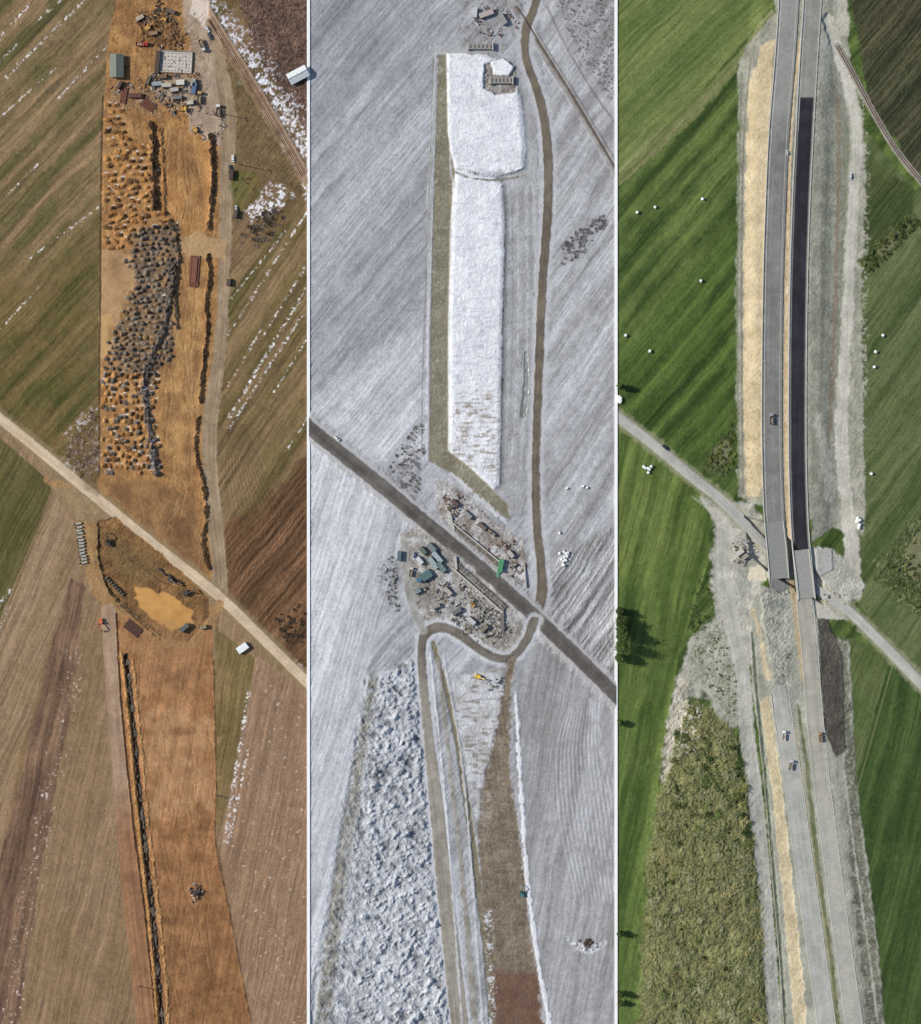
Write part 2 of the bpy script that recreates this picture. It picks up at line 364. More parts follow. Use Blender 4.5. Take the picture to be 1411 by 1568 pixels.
p.tracks([[(q[0][0]+3,q[0][1]),(q[1][0]+3,q[1][1]),(q[-1][0]+3,q[-1][1])] for q in tk[:60]],w=1.,op=.4,col=(206,168,120),cut=ms,dz=.05)
p.paint(p.poly([(285,-80),(315,-10),(345,130),(350,235),(325,215),(290,200),(285,150),(300,120),(290,60),(282,20)],blend=8,jit=6),(174,154,136),(148,130,114),z=0,rough=.08,op=.95)
p.paint(p.poly([(205,15),(262,25),(285,60),(262,80),(215,60)],blend=6,jit=8),(90,68,50),(150,112,74),z=.5,rough=.6,grain=.3)
p.paint(p.poly([(232,112),(300,118),(305,150),(270,168),(232,140)],blend=6,jit=5),(176,160,144),(140,114,92),z=0,rough=.2,grain=.3)
p.paint(p.poly([(296,-20),(322,-20),(322,25),(312,42),(292,20)],blend=4,jit=3),(205,190,178),z=0,rough=.05)
p.paint(p.poly([(168,130),(240,140),(245,180),(170,160)],blend=8,jit=5),(132,104,76),(160,128,94),op=.8,grain=.2)
p.speck(p.poly([(170,0),(300,0),(330,200),(165,200)],blend=4),(80,60,46),th=.4,k=4,op=.75)
tk=[[(random.uniform(180,290),random.uniform(0,180)),(random.uniform(200,320),random.uniform(20,200)),(random.uniform(200,330),random.uniform(30,220))] for i in range(34)]
p.tracks(tk,w=1.4,op=.5,col=(100,76,54),cut=ms)
m,SD,T=p.line([(322,40,14),(340,110,20),(350,180,24),(348,260,22),(346,350,20),(343,430,18),(338,520,18),(328,600,22),(322,650,24),(322,720,22),(330,800,24),(336,860,22),(338,905,24)],blend=3,jit=1.5,full=True)
p.paint(m,(158,138,114),(138,118,96),z=0,rough=.06,lab=2,mul=1+.22*vn(SD/1.5,T/70,5))
m=p.poly([(268,372),(300,355),(348,370),(345,398),(320,392),(290,395)],blend=6,jit=3);p.paint(m,(174,144,106),z=0,rough=.1,op=.8)
p.paint(p.poly([(214,345),(272,342),(274,400),(262,470),(266,540),(235,580),(190,575),(175,530),(190,480),(210,430),(200,390)],blend=8,jit=5),(112,100,88),(96,82,68),op=.7,grain=.2,var=.3)
def heaps(p,P,dx,dy,rx,ry,h,cols,sn,lab=4,seed=1):
    xs=[q[0] for q in P];ys=[q[1] for q in P];y=min(ys);r=0
    while y<max(ys):
        x=min(xs)+(r%2)*dx*.5
        while x<max(xs):
            jx=x+random.gauss(0,dx*.2);jy=y+random.gauss(0,dy*.14)+2*math.sin(x*.09+seed)
            if inpoly(jx,jy,P) and random.random()<.93:
                col=random.choice(cols)
                p.mound(jx,jy,rx*random.uniform(.7,1.4),ry*random.uniform(.7,1.3),random.uniform(-.5,.5),h*random.uniform(.6,1.4),col,lab)
                if random.random()<sn: sp.append((jx+rx*.4+random.gauss(0,1),jy-ry*.95+random.uniform(-1,1)))
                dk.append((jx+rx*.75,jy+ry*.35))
            x+=dx
        y+=dy;r+=1
sp=[];dk=[]
org=[(170,122,70),(154,108,62),(132,94,58),(178,134,82),(112,82,54)]
gry=[(122,112,102),(104,95,86),(132,120,106),(88,80,72),(140,112,82)]
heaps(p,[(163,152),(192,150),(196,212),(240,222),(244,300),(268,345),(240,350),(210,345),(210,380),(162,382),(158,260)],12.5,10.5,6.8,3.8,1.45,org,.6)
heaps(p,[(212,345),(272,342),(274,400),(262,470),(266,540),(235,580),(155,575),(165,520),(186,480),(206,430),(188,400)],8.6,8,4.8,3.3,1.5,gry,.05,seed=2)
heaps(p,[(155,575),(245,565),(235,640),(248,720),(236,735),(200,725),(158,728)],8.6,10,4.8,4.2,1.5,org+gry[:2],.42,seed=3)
for x,y in dk:  # shade painted into the colour at each heap's lower right
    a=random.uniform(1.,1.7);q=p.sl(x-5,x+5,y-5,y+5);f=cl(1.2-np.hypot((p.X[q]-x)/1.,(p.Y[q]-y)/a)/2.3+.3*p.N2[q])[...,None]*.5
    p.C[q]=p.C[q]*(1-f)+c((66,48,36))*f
for x,y in sp:
    rr=random.uniform(.6,1.4);a=random.uniform(1.2,3.);q=p.sl(x-6,x+6,y-5,y+5);f=cl(1.3-np.hypot((p.X[q]-x)/a,p.Y[q]-y)/rr+.5*p.W[q])[...,None]
    p.C[q]=p.C[q]*(1-f)+c((218,212,206))*f
p.paint(p.line([(158,148),(155,300),(154,470),(153,560),(153,728)],blend=1.5,jit=.6,w=2.2),(84,66,48),z=-.2,rough=.2)
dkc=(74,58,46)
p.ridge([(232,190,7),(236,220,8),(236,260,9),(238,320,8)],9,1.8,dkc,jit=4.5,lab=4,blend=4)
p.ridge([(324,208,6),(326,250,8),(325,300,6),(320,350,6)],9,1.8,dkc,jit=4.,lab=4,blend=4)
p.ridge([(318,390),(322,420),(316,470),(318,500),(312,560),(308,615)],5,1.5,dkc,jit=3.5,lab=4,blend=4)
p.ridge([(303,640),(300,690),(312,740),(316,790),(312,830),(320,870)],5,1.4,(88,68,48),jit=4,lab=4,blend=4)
p.ridge([(266,400),(256,480),(236,540),(222,580),(224,620),(232,670),(240,725)],9,1.5,(98,90,84),jit=5,lab=4,blend=5)
p.ridge([(262,340),(274,390),(268,440),(272,500)],6,1.2,(90,78,66),jit=4,lab=4,blend=4)
p.ridge([(246,200),(250,260),(252,330)],5,.9,(150,108,66),jit=4,lab=4,blend=4)
m=p.line([(226,590,10),(232,650,12),(238,710,12)],blend=6,jit=4);p.speck(m,(148,154,170),th=.15,op=.75)
# main country road
road1=[(-75,585),(3,643),(90,714),(160,772),(250,845),(330,908),(400,975),(470,1044),(520,1095)]
p.paint(p.line(road1,blend=9,jit=3,w=26),(138,122,94),z=0,rough=.05,op=.7)
m,SD,T=p.line(road1,blend=1.2,jit=.5,w=15,full=True)
p.paint(m,(202,182,156),(188,166,140),z=.15,rough=.02,lab=5,grain=.06,var=.09,mul=1+.1*vn(SD/2.4,T/80,6))
p.speck(p.poly([(100,660),(150,615),(155,720),(130,735),(95,710)],blend=8,jit=5),(200,190,196),th=.25,op=.7)
p.paint(p.poly([(100,690),(150,640),(152,760),(130,745)],blend=10,jit=5),(104,80,62),op=.5,grain=.3)
# pit with pond
m=p.line([(70,735,8),(105,752,16),(132,790,20),(140,850,22),(155,905,24),(205,955,24),(260,985,22),(300,985,20),(322,950,18),(336,925,14)],blend=4,jit=2);p.paint(m,(164,130,88),(144,112,76),z=0,rough=.12,lab=1)
p.paint(p.poly([(78,745),(112,748),(150,775),(140,800),(118,795),(105,770)],blend=3),(152,130,98),(134,114,84),z=0,lab=1)
p.paint(p.poly([(150,800),(178,792),(250,850),(322,916),(322,945),(290,985),(250,975),(205,940),(165,900),(152,860)],blend=3,jit=2),(138,104,66),(106,80,54),z=-.8,rough=.2,lab=1,grain=.18,var=.4)
p.paint(p.poly([(158,820),(200,830),(250,870),(225,895),(180,885)],blend=16,jit=10),(112,92,62),op=.7,grain=.2)
p.tracks([[(158+i*6,815+i*4),(190+i*7,850+i*5),(230+i*8,880+i*4)] for i in range(8)]+[[(110+i*3,755),(136+i*3,800),(148+i*3,870),(170+i*3,920),(215+i*3,955),(270,984+i)] for i in range(5)],w=1.3,op=.55,col=(80,58,42))
wp=[(205,896),(214,901),(228,899),(246,908),(262,911),(280,924),(292,930),(297,936),(291,946),(294,956),(284,966),(272,962),(262,967),(250,956),(236,952),(224,938),(214,930),(208,915)]
p.paint(p.poly(wp,blend=8,jit=4),(128,92,58),z=-.85,op=.8)
p.paint(p.poly(wp,blend=2.5,jit=3.5),(196,148,82),(184,134,70),z=-.95,rough=.0,lab=6,grain=.03,var=.1)
p.ridge([(150,800),(152,860),(168,905),(205,945),(245,980)],3,.6,(86,66,46),jit=2.5,lab=4)
# lower works
low=[(158,940),(200,945),(250,990),(300,992),(325,955),(328,1050),(332,1200),(330,1290),(352,1400),(385,1568),(402,1660),(225,1660),(205,1500),(180,1200)]
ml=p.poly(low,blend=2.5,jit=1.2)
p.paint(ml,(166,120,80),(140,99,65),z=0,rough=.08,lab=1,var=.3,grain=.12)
a=math.radians(80);u=p.X*math.cos(a)-p.Y*math.sin(a);v=p.X*math.sin(a)+p.Y*math.cos(a)
p.paint(p.poly([(215,1090),(325,1100),(325,1240),(232,1250)],blend=30,jit=16),(178,138,100),(164,122,84),op=.65)
p.paint(p.poly([(200,950),(320,960),(322,1060),(210,1060)],blend=40,jit=16),(152,114,80),op=.5)
for x,y,rx,ry in [(270,1040,30,14),(290,1190,8,40),(250,1300,10,50),(310,1270,8,40),(262,1440,12,60),(320,1460,14,50),(350,1520,10,40),(290,1120,26,8)]:
    f=cl(1.2-np.hypot((p.X-x)/rx,(p.Y-y)/ry)+.7*p.N12)*ml;p.paint(f,(106,76,52),op=.5)
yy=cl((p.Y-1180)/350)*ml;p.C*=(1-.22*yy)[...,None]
st=vn(v/2.2,u/60,31)+.5*vn(v/6,u/150,32);p.C*=(1+.15*st*ml)[...,None];p.Z+=.06*st*ml
tk=[]
for i in range(90):
    x=random.uniform(210,320);y=random.uniform(1000,1560);tk.append([(x,y),(x+random.uniform(-3,8),y+25),(x+random.uniform(-4,16),y+random.uniform(40,100))])
p.tracks(tk,w=1.3,op=.5,col=(88,62,44),cut=ml);p.tracks([[(a_[0]+3,a_[1]) for a_ in t] for t in tk[::2]],w=1.,op=.35,col=(194,154,114),cut=ml,dz=.04)
m,SD,T=p.line([(166,935,22),(174,1050,22),(186,1200,24),(200,1350,28),(215,1480,28),(232,1640,30)],blend=2,jit=.8,full=True)
p.paint(m,(166,140,118),(150,124,104),z=.05,rough=.04,lab=2,mul=1+.18*vn(SD/1.5,T/90,8))
p.paint(m*cl((p.Y-1180)/100),(150,106,74),(128,90,62),op=.85,mul=1+.3*vn(SD/1.6,T/120,9))
p.ridge([(178,940),(186,1080),(203,1250),(222,1400),(238,1560),(245,1650)],2.6,.5,(68,50,38),jit=.8,lab=4)
# spoil ridges beside a cut trench, its shadow painted in as dark colour
p.ridge([(186,1000),(193,1060),(200,1130),(208,1220),(220,1330),(230,1420),(240,1540),(246,1650)],5,.7,(178,132,80),jit=3,lab=4,blend=3)
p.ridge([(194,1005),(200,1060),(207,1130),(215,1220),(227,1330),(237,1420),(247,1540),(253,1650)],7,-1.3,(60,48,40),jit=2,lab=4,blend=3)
p.ridge([(196,1010),(203,1080),(211,1170),(222,1280),(235,1400),(246,1520),(254,1650)],3,1.5,(104,96,88),jit=4.5,lab=4,blend=3,op=.8)
p.ridge([(204,1010),(216,1130),(227,1250),(241,1370),(253,1480),(262,1640)],3,.6,(186,142,92),jit=4,lab=4,op=.8)
p.ridge([(327,1010),(331,1200),(330,1290),(352,1400),(385,1568),(402,1650)],2,.3,(118,88,62),jit=1.5,lab=4)
for i in range(60):
    p.mound(300+random.gauss(0,5.5),1367+random.gauss(0,5.5),2.4,1.8,random.random()*3,1.1,random.choice([(182,166,156),(90,72,66),(150,130,120),(60,50,46)]),4)
p.tracks([[(352+k*6,905-k*2),(365+k*8,860-k*5),(400+k*8,820-k*8),(470,770-k*10)] for k in range(14)]+[[(352+k*2.2,650),(346+k*5.2,720),(352+k*7.2,780)] for k in range(12)]+[[(350+k*5,900),(370+k*9,850+k*3),(420+k*5,850+k*6),(470,880+k*9)] for k in range(9)],w=1.5,op=.55,col=(76,56,44))
m=p.poly([(395,290),(430,282),(445,300),(420,330),(385,340),(375,330)],blend=10,jit=8);p.speck(m,(228,228,238),th=.05,k=3)
p.field(p.poly([(352,265),(395,262),(400,300),(360,330)],blend=8,jit=3),55,(96,96,54),(110,96,60),seed=66)
emit(p,{0:('field','grass'),1:('construction_ground','soil'),2:('dirt_road','gravel'),3:('scrubland','soil'),4:('soil_heaps','soil'),5:('country_road','gravel'),6:('muddy_pond','water')})
# ================================================================ PANEL 2 : snow
SAT=.85;TINT=np.array([1.0,1.0,.985],dtype=np.float32)
p=Panel(473.5,943.5,-70,1640,300)
one=np.ones_like(p.X)
p.field(one,50,(176,177,181),(143,143,146),amp=.10,seed=21,per=18,contrast=.5,fine=.14,fur=.13)
p.field(p.poly([(470,-80),(700,-80),(600,90),(470,200)],blend=60,jit=10),50,(156,159,165),(130,132,136),amp=.1,seed=22,per=14,fur=.12)
p.field(p.poly([(470,620),(650,500),(655,700),(560,715),(480,650)],blend=40,jit=10),50,(202,203,207),(172,174,178),amp=.1,seed=23,per=14,contrast=.6,fur=.12)
p.field(p.poly([(820,-80),(950,-80),(950,1060),(830,930),(826,560),(842,250)],blend=2,jit=1),56,(184,184,187),(142,141,141),amp=.1,seed=24,per=12,contrast=.55,fur=.16)
p.field(p.poly([(838,860),(950,800),(950,1060),(870,985),(828,935)],blend=14,jit=4),56,(184,184,186),(134,132,130),amp=.3,seed=25,per=6,contrast=.7,fine=.3,fur=.25)
p.field(p.poly([(472,650),(640,805),(600,880),(560,1040),(470,1560)],blend=2,jit=1),72,(204,206,210),(168,170,175),amp=.08,seed=26,per=16,contrast=.6,fur=.12)
p.field(p.poly([(808,1000),(850,970),(950,1070),(950,1660),(835,1660),(800,1300),(785,1100)],blend=3,jit=2),80,(170,169,171),(138,136,135),amp=.08,seed=27,per=16,contrast=.55,fur=.14)
p.tracks([[(870+k*4,1075),(850+k*6,1150),(855+k*7,1260),(880+k*6,1380)] for k in range(12)],w=1.4,op=.45,col=(122,119,117),dz=-.03)
p.tracks([[(873+k*4,1075),(853+k*6,1150),(858+k*7,1260),(883+k*6,1380)] for k in range(12)]+[[(900+k*2,1070),(912+k*3,1130),(938,1220+k*8)] for k in range(4)],w=1.3,op=.5,col=(212,213,216),dz=0)
p.tracks([[(480+k*14,1180-k*30),(520+k*12,1000-k*26),(560+k*8,860-k*10)] for k in range(5)],w=1.6,op=.4,col=(128,126,122))
# rough spoil heap area
P=[(562,1040),(650,1000),(662,1130),(675,1300),(698,1660),(470,1660),(490,1500),(530,1280)]
m=p.poly(P,blend=8,jit=5)
X2=p.X*.8+p.Y*.35;Y2=p.Y*.8-p.X*.45
B=fbm(X2/26,Y2/15,4,777);r=1-np.abs(B)*1.6
p.paint(m,(182,185,191),(158,161,166),z=0,rough=.2,lab=2,grain=.14,var=.2)
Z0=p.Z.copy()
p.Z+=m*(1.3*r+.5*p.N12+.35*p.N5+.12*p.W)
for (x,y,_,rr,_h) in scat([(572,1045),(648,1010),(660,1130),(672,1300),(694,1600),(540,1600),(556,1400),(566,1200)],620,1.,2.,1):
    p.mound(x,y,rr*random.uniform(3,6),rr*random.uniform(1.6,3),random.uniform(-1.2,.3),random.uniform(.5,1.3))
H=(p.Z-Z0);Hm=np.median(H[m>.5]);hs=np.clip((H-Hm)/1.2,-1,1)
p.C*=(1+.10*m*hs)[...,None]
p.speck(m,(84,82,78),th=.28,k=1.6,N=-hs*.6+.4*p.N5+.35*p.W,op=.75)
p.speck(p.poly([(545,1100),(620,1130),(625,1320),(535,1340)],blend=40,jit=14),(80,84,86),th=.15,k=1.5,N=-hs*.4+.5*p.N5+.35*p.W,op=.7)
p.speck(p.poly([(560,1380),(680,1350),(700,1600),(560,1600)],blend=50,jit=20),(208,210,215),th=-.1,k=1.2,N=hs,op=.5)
mm=p.line([(572,1040,16),(545,1200,20),(520,1350,24),(492,1568,34),(488,1650,34)],blend=12,jit=6);p.paint(mm*cl(.75+.8*p.N5+.3*p.W),(122,117,98),(104,99,80),op=.8,grain=.2);p.Z-=mm*.7
mm=p.line([(560,1040),(530,1200),(505,1350),(478,1568)],blend=6,jit=1.5,w=8);p.paint(mm,(194,196,201),op=.75)
# main embankment
emb=[(668,70),(745,72),(800,110),(822,160),(826,260),(826,700),(800,790),(760,790),(700,745),(655,700),(655,300)]
p.paint(p.poly(emb,blend=3,jit=1.5),(172,173,175),(150,149,148),z=.3,rough=.1,lab=2)
top=[(684,82),(745,84),(780,104),(798,150),(804,225),(802,258),(780,264),(752,266),(770,284),(774,340),(770,500),(768,640),(766,740),(755,750),(722,718),(688,696),(688,500),(692,330),(698,262),(686,225)]
p.lift(p.poly(top,blend=14,jit=0),1.6)
p.paint(p.poly(top,blend=2.5,jit=1.8),(226,227,231),(208,209,214),lab=2,grain=.07,var=.08)
z=p.poly(top,blend=6,jit=1);p.Z+=z*(.09*vn(p.X/8,p.Y/2.4,91)+.09*p.N5+.04*p.W)
hz=vn(p.X/9,p.Y/2.2,93)+.5*vn(p.X/20,p.Y/3,94)
p.speck(z,(170,174,184),th=.35,k=1.2,N=hz,op=.6)
p.speck(p.poly([(690,480),(768,500),(768,600),(690,600)],blend=40),(150,146,140),th=.5,op=.6)
p.speck(p.poly([(690,600),(768,600),(766,745),(690,700)],blend=30),(146,132,110),th=.05,k=2,N=.5*hz+.5*p.N5+.3*p.W,op=.85)
p.speck(p.poly([(690,80),(800,110),(802,258),(690,255)],blend=6),(170,168,166),th=.55,op=.6)
p.ridge([(698,258),(740,268),(775,266),(800,258)],4,.6,(186,187,192),jit=2)
p.ridge([(697,264),(725,274),(765,276),(805,268)],2,.2,(136,130,120),jit=1.5)
p.ridge([(770,285),(774,340),(770,500),(768,640),(766,740)],2,.1,(136,130,124),jit=1.4)
p.speck(p.line([(772,285,8),(776,400,8),(770,640,8)],blend=5,jit=3),(116,110,104),th=.3,op=.6)
ol=[(670,84),(684,84),(686,200),(697,262),(690,340),(687,500),(687,690),(722,718),(778,772),(782,796),(762,788),(712,748),(686,722),(658,706),(660,500),(664,300),(668,180)]
m=p.poly(ol,blend=2.5,jit=1);p.paint(m,(138,132,110),(120,114,92),z=0,rough=.1,lab=1,var=.2,grain=.12)
p.speck(m,(170,168,160),th=.45,op=.55)
p.paint(p.line([(690,95),(690,250),(694,300),(688,500),(688,690)],blend=2,w=2.6,jit=.8),(196,196,198),op=.7)
for xx in (652,658):
    p.paint(p.line([(xx+12,90),(xx+2,400),(xx-4,560),(xx-6,690)],blend=1.5,w=1.6,jit=.8),(112,108,100) if xx==652 else (205,206,210),op=.7)
p.paint(p.line([(806,540,5),(806,590,8),(802,636,9)],blend=2,jit=1),(112,118,108),(126,130,122),z=-.1,rough=0,lab=3,grain=.03)
for xx,co in ((784,(136,134,130)),(792,(196,196,198)),(812,(134,130,124)),(806,(190,190,194)),(800,(142,140,136)),(818,(198,198,200))):
    p.paint(p.line([(xx,285),(xx+2,450),(xx-2,620),(xx-10,720)],blend=2,w=2,jit=1.8),co,op=.6)
m=p.poly([(776,285),(824,285),(820,700),(775,730)],blend=5);p.speck(m,(118,114,108),th=.42,op=.6)
p.paint(p.line([(690,725,6),(730,760,6),(775,800,6)],blend=4,jit=3),(214,214,218),op=.8)
p.paint(p.poly([(742,100),(760,92),(790,100),(792,142),(760,146),(742,135)],blend=3,jit=2),(160,156,150),(120,112,104),z=.6,rough=.3,grain=.2)
p.paint(p.poly([(752,96),(772,90),(788,102),(780,118),(756,116)],blend=3,jit=2),(222,222,226),z=2.2)
m=p.line([(770,-30),(790,10),(830,75),(870,138),(910,205),(950,272)],blend=2,jit=.6,w=15);p.paint(m,(138,134,130),(160,157,153),z=.4,rough=.05,lab=4)
m=p.line([(790,10),(830,75),(870,138),(910,205),(950,272)],blend=1.2,jit=.4,w=3);p.paint(m,(108,98,86))
p.paint(p.line([(838,10),(872,80),(915,150),(948,195)],blend=2,jit=1,w=3),(118,108,98),op=.7)
p.speck(p.poly([(700,-60),(800,-60),(806,60),(760,84),(700,70)],blend=10,jit=6),(116,108,98),th=.1,k=2,op=.8)
p.speck(p.poly([(840,-60),(950,-60),(950,180),(870,80)],blend=10,jit=6),(112,105,100),th=.1,k=1.8,op=.8)
for P in ([(860,375),(895,340),(932,325),(925,350),(885,395),(862,408)],[(582,740),(610,690),(645,640),(650,690),(640,775),(618,760)],[(576,870),(612,850),(614,940),(590,935)]):
    p.speck(p.poly(P,blend=10,jit=6),(112,108,108),th=-.1,k=1.6,op=.75)
# roads
srv=[(826,-60,12),(822,0,12),(806,45,13),(806,90,12),(826,150,13),(838,220,14),(839,320,14),(831,430,13),(826,550,13),(821,700,12),(822,800,13),(829,870,14),(829,915,17),(816,950,18)]
p.paint(p.line([(a,b,w+16) for a,b,w in srv],blend=8,jit=4),(186,186,188),z=.1,op=.65)
p.speck(p.line([(a,b,w+22) for a,b,w in srv],blend=8,jit=4),(128,122,112),th=.5,op=.6)
m,SD,T=p.line(srv,blend=2,jit=1,full=True)
p.paint(m,(120,108,92),(100,90,78),z=.3,rough=.03,lab=4,mul=1+.2*vn(SD/1.6,T/60,15))
road2=[(440,625),(475,656),(530,700),(600,757),(650,799),(700,840),(750,882),(820,945),(880,1002),(941,1062),(980,1100)]
p.paint(p.line(road2,blend=8,jit=4,w=38),(172,170,168),op=.8,z=.6)
m,SD,T=p.line(road2,blend=1.5,jit=.9,w=21,full=True)
p.paint(m,(104,99,94),(86,81,77),z=.9,rough=.015,lab=5,grain=.07,var=.12,mul=1+.2*vn(SD/2.2,T/90,16)+.25*cl(1-np.abs(np.abs(SD)-9)/2)*cl(.5+p.N12))
p.paint(p.poly([(616,815),(640,808),(700,850),(780,925),(806,955),(800,985),(770,1003),(740,996),(700,968),(660,955),(640,945),(622,890)],blend=4,jit=3),(168,165,160),(130,122,112),z=.2,rough=.15,lab=1,grain=.24,var=.3)
p.paint(p.poly([(670,735),(705,750),(760,800),(800,825),(812,870),(800,900),(750,862),(700,815),(668,785)],blend=4,jit=3),(178,175,172),(132,120,110),z=.2,rough=.2,lab=1,grain=.24,var=.3)
m=p.poly([(625,820),(700,850),(806,955),(800,985),(700,968),(640,945)],blend=6);p.speck(m,(205,205,208),th=.2,k=2,N=p.M12+.3*p.W,op=.7);p.speck(m,(84,80,78),th=.5,k=3,op=.7)
m=p.poly([(670,735),(760,800),(812,870),(800,900),(700,815)],blend=6);p.speck(m,(205,205,208),th=.15,k=2,N=p.M12+.3*p.W,op=.7);p.speck(m,(96,66,54),th=.55,k=3,op=.7)
ramp=[(818,950,14),(806,980,13),(786,1004,12),(762,1008,13),(735,995,13),(705,972,14),(678,961,15),(655,967,15),(646,990,13),(648,1040,13),(656,1120,15),(668,1230,20),(680,1350,23),(692,1460,25),(704,1568,26),(712,1650,26)]
p.paint(p.line([(a,b,w+12) for a,b,w in ramp],blend=6,jit=3),(196,197,200),op=.7,z=.1)
m,SD,T=p.line(ramp,blend=2,jit=1,full=True)
p.paint(m,(106,98,89),(120,112,101),z=.25,rough=.03,lab=4,mul=1+.16*vn(SD/1.8,T/60,17))
p.paint(m*cl((p.Y-1000)/80),(142,135,122),(156,149,136),op=.95,mul=1+.18*vn(SD/1.6,T/80,18))
m=p.line([(618,820,12),(622,870,12),(632,925,13),(648,965,13)],blend=3,jit=1.5);p.paint(m,(140,136,128),(160,157,151),z=.15,lab=4)
m=p.line([(664,985,7),(690,1080,8),(708,1180,9),(728,1320,11),(748,1470,13),(762,1640,15)],blend=2.5,jit=1.5);p.paint(m,(130,122,98),(114,105,84),z=-.4,rough=.1,lab=1)
p.paint(p.line([(672,1010,5),(690,1180,7),(706,1320,8),(728,1568,9)],blend=3,jit=2),(130,124,106),(160,156,148),op=.9,z=.1)
p.paint(p.line([(660,1000,3),(684,1240,3),(708,1568,3)],blend=2,jit=1.8),(200,201,205),z=.4,op=.7)
p.paint(p.line([(680,1005,4),(712,1200,4),(740,1568,4)],blend=2,jit=1.8),(190,191,195),z=.3,op=.65)
m=p.poly([(690,1040),(770,1020),(772,1100),(748,1190),(732,1260),(722,1200)],blend=6,jit=4);p.paint(m,(196,197,201),(170,168,165),z=.2,rough=.15,var=.15)
p.Z+=m*.16*vn(p.X/16,p.Y/3.5,61);p.speck(m,(124,115,101),th=.1,k=2,N=vn(p.X/14,p.Y/3,62)*.7+.4*p.N5,op=.8)
tr=p.line([(784,1010,12),(777,1060,13),(772,1110,18),(764,1180,38),(762,1240,56),(768,1330,68),(776,1420,68),(788,1500,72),(800,1660,80)],blend=6,jit=5)
p.paint(tr,(132,117,99),(112,98,80),z=-.2,rough=.12,lab=1,grain=.16,var=.32,mul=1+.14*vn(p.X/10,p.Y/2.4,66)+.14*vn((p.X-.12*p.Y)/3,p.Y/90,67))
p.speck(tr*cl((p.Y-1130)/60)*cl((1480-p.Y)/120),(178,173,164),th=.4,k=1.3,N=.6*vn(p.X/7,p.Y/2,63)+.5*p.N12+.35*p.W,op=.55)
p.speck(tr*cl((1300-p.Y)/120)*cl((p.Y-1120)/60),(198,197,196),th=.2,k=1.2,N=.4*vn(p.X/9,p.Y/2.6,65)+.5*p.N5+.3*p.W-.03*(p.X-752),op=.75)
p.paint(tr*cl((p.Y-1484+6*p.N5)/10),(106,80,64),(114,88,72),lab=6,grain=.05)
p.paint(p.line([(790,1060,5),(798,1200,6),(806,1320,6),(820,1440,6),(842,1568,7)],blend=3,jit=2.5),(214,215,219),z=.4)
p.speck(p.line([(748,1400,12),(755,1568,12)],blend=8,jit=3),(196,196,198),th=.1)
for i in range(22): p.mound(900+random.gauss(0,7),1445+random.gauss(0,5),3.5,2.5,random.random()*3,.6,random.choice([(84,70,60),(70,58,50),(172,170,170),(98,84,72)]),1)
p.speck(p.line([(870,1440,8),(900,1456,10),(925,1445,6)],blend=6,jit=4),(206,207,211),th=-.1)
emit(p,{0:('snowy_field','snow'),1:('construction_ground','gravel'),2:('snowy_embankment','snow'),3:('drainage_pond','water'),4:('dirt_road','gravel'),5:('asphalt_road','asphalt'),6:('construction_ground','soil')})
# ================================================================ PANEL 3 : summer
SAT=.86;TINT=np.array([1.06,1.02,.86],dtype=np.float32)
p=Panel(945,1480,-70,1640,500)
one=np.ones_like(p.X)
p.field(one,50,(96,116,58),(56,76,36),amp=.12,seed=41,per=20,mid=9,contrast=.55,sine=.6,sper=30)
p.field(p.poly([(940,560),(1130,330),(1135,740),(1080,740),(945,640)],blend=60,jit=14),50,(82,106,46),(50,70,31),amp=.14,seed=42,per=20,mid=9,contrast=.6,sine=.6,sper=28)
p.field(p.poly([(940,-80),(1190,-80),(1186,10),(1040,180),(940,275)],blend=3,jit=1),44,(106,121,68),(84,102,52),amp=.1,seed=43,per=12,contrast=.6)
m=p.line([(930,285,22),(1000,225,24),(1070,160,22),(1140,80,14),(1180,20,12)],blend=4,jit=2);p.field(m,46,(126,131,88),(96,107,62),amp=.1,seed=44,per=6,contrast=.9)
p.tracks([[(930+k*1.2,278+k*4),(1000,218+k*4),(1070,153+k*4),(1142,72+k*3)] for k in range(5)],w=1.3,op=.5,col=(152,150,110),dz=0)
p.field(p.poly([(1290,-80),(1490,-80),(1490,300),(1400,260),(1330,150)],blend=4,jit=3),50,(86,84,64),(58,64,47),amp=.25,seed=45,contrast=.6,fine=.3)
p.field(p.poly([(1310,180),(1400,290),(1490,320),(1490,1100),(1408,1040),(1310,920)],blend=4,jit=1),54,(96,108,72),(70,86,50),amp=.1,seed=46,per=14,contrast=.65)
p.field(p.poly([(1318,230),(1400,290),(1400,340),(1330,400),(1316,360)],blend=10,jit=4),54,(76,88,54),(60,74,42),amp=.1,seed=47)
p.field(p.poly([(940,640),(1090,760),(1085,860),(1040,1000),(1010,1180),(980,1560),(940,1560)],blend=2,jit=1),76,(104,122,60),(70,92,40),amp=.1,seed=48,per=12,contrast=.8)
p.field(p.poly([(940,900),(1010,900),(1030,960),(1000,1180),(975,1560),(940,1660)],blend=30,jit=10),78,(90,111,54),(60,82,36),amp=.1,seed=49,per=16,contrast=.6)
p.field(p.poly([(1290,975),(1330,990),(1400,1050),(1490,1100),(1490,1660),(1340,1660),(1310,1300)],blend=2,jit=1),76,(72,94,50),(49,70,35),amp=.1,seed=50,per=16,contrast=.45)
p.field(p.poly([(1296,975),(1325,985),(1362,1010),(1300,1240),(1294,1100)],blend=3,jit=1),70,(76,93,50),(92,104,68),amp=.1,seed=51,per=12)
p.paint(p.line([(1368,1015),(1330,1150),(1304,1240)],blend=2,w=2,sm=False),(118,122,92),op=.7)
TINT=np.array([1.03,1.0,.93],dtype=np.float32)
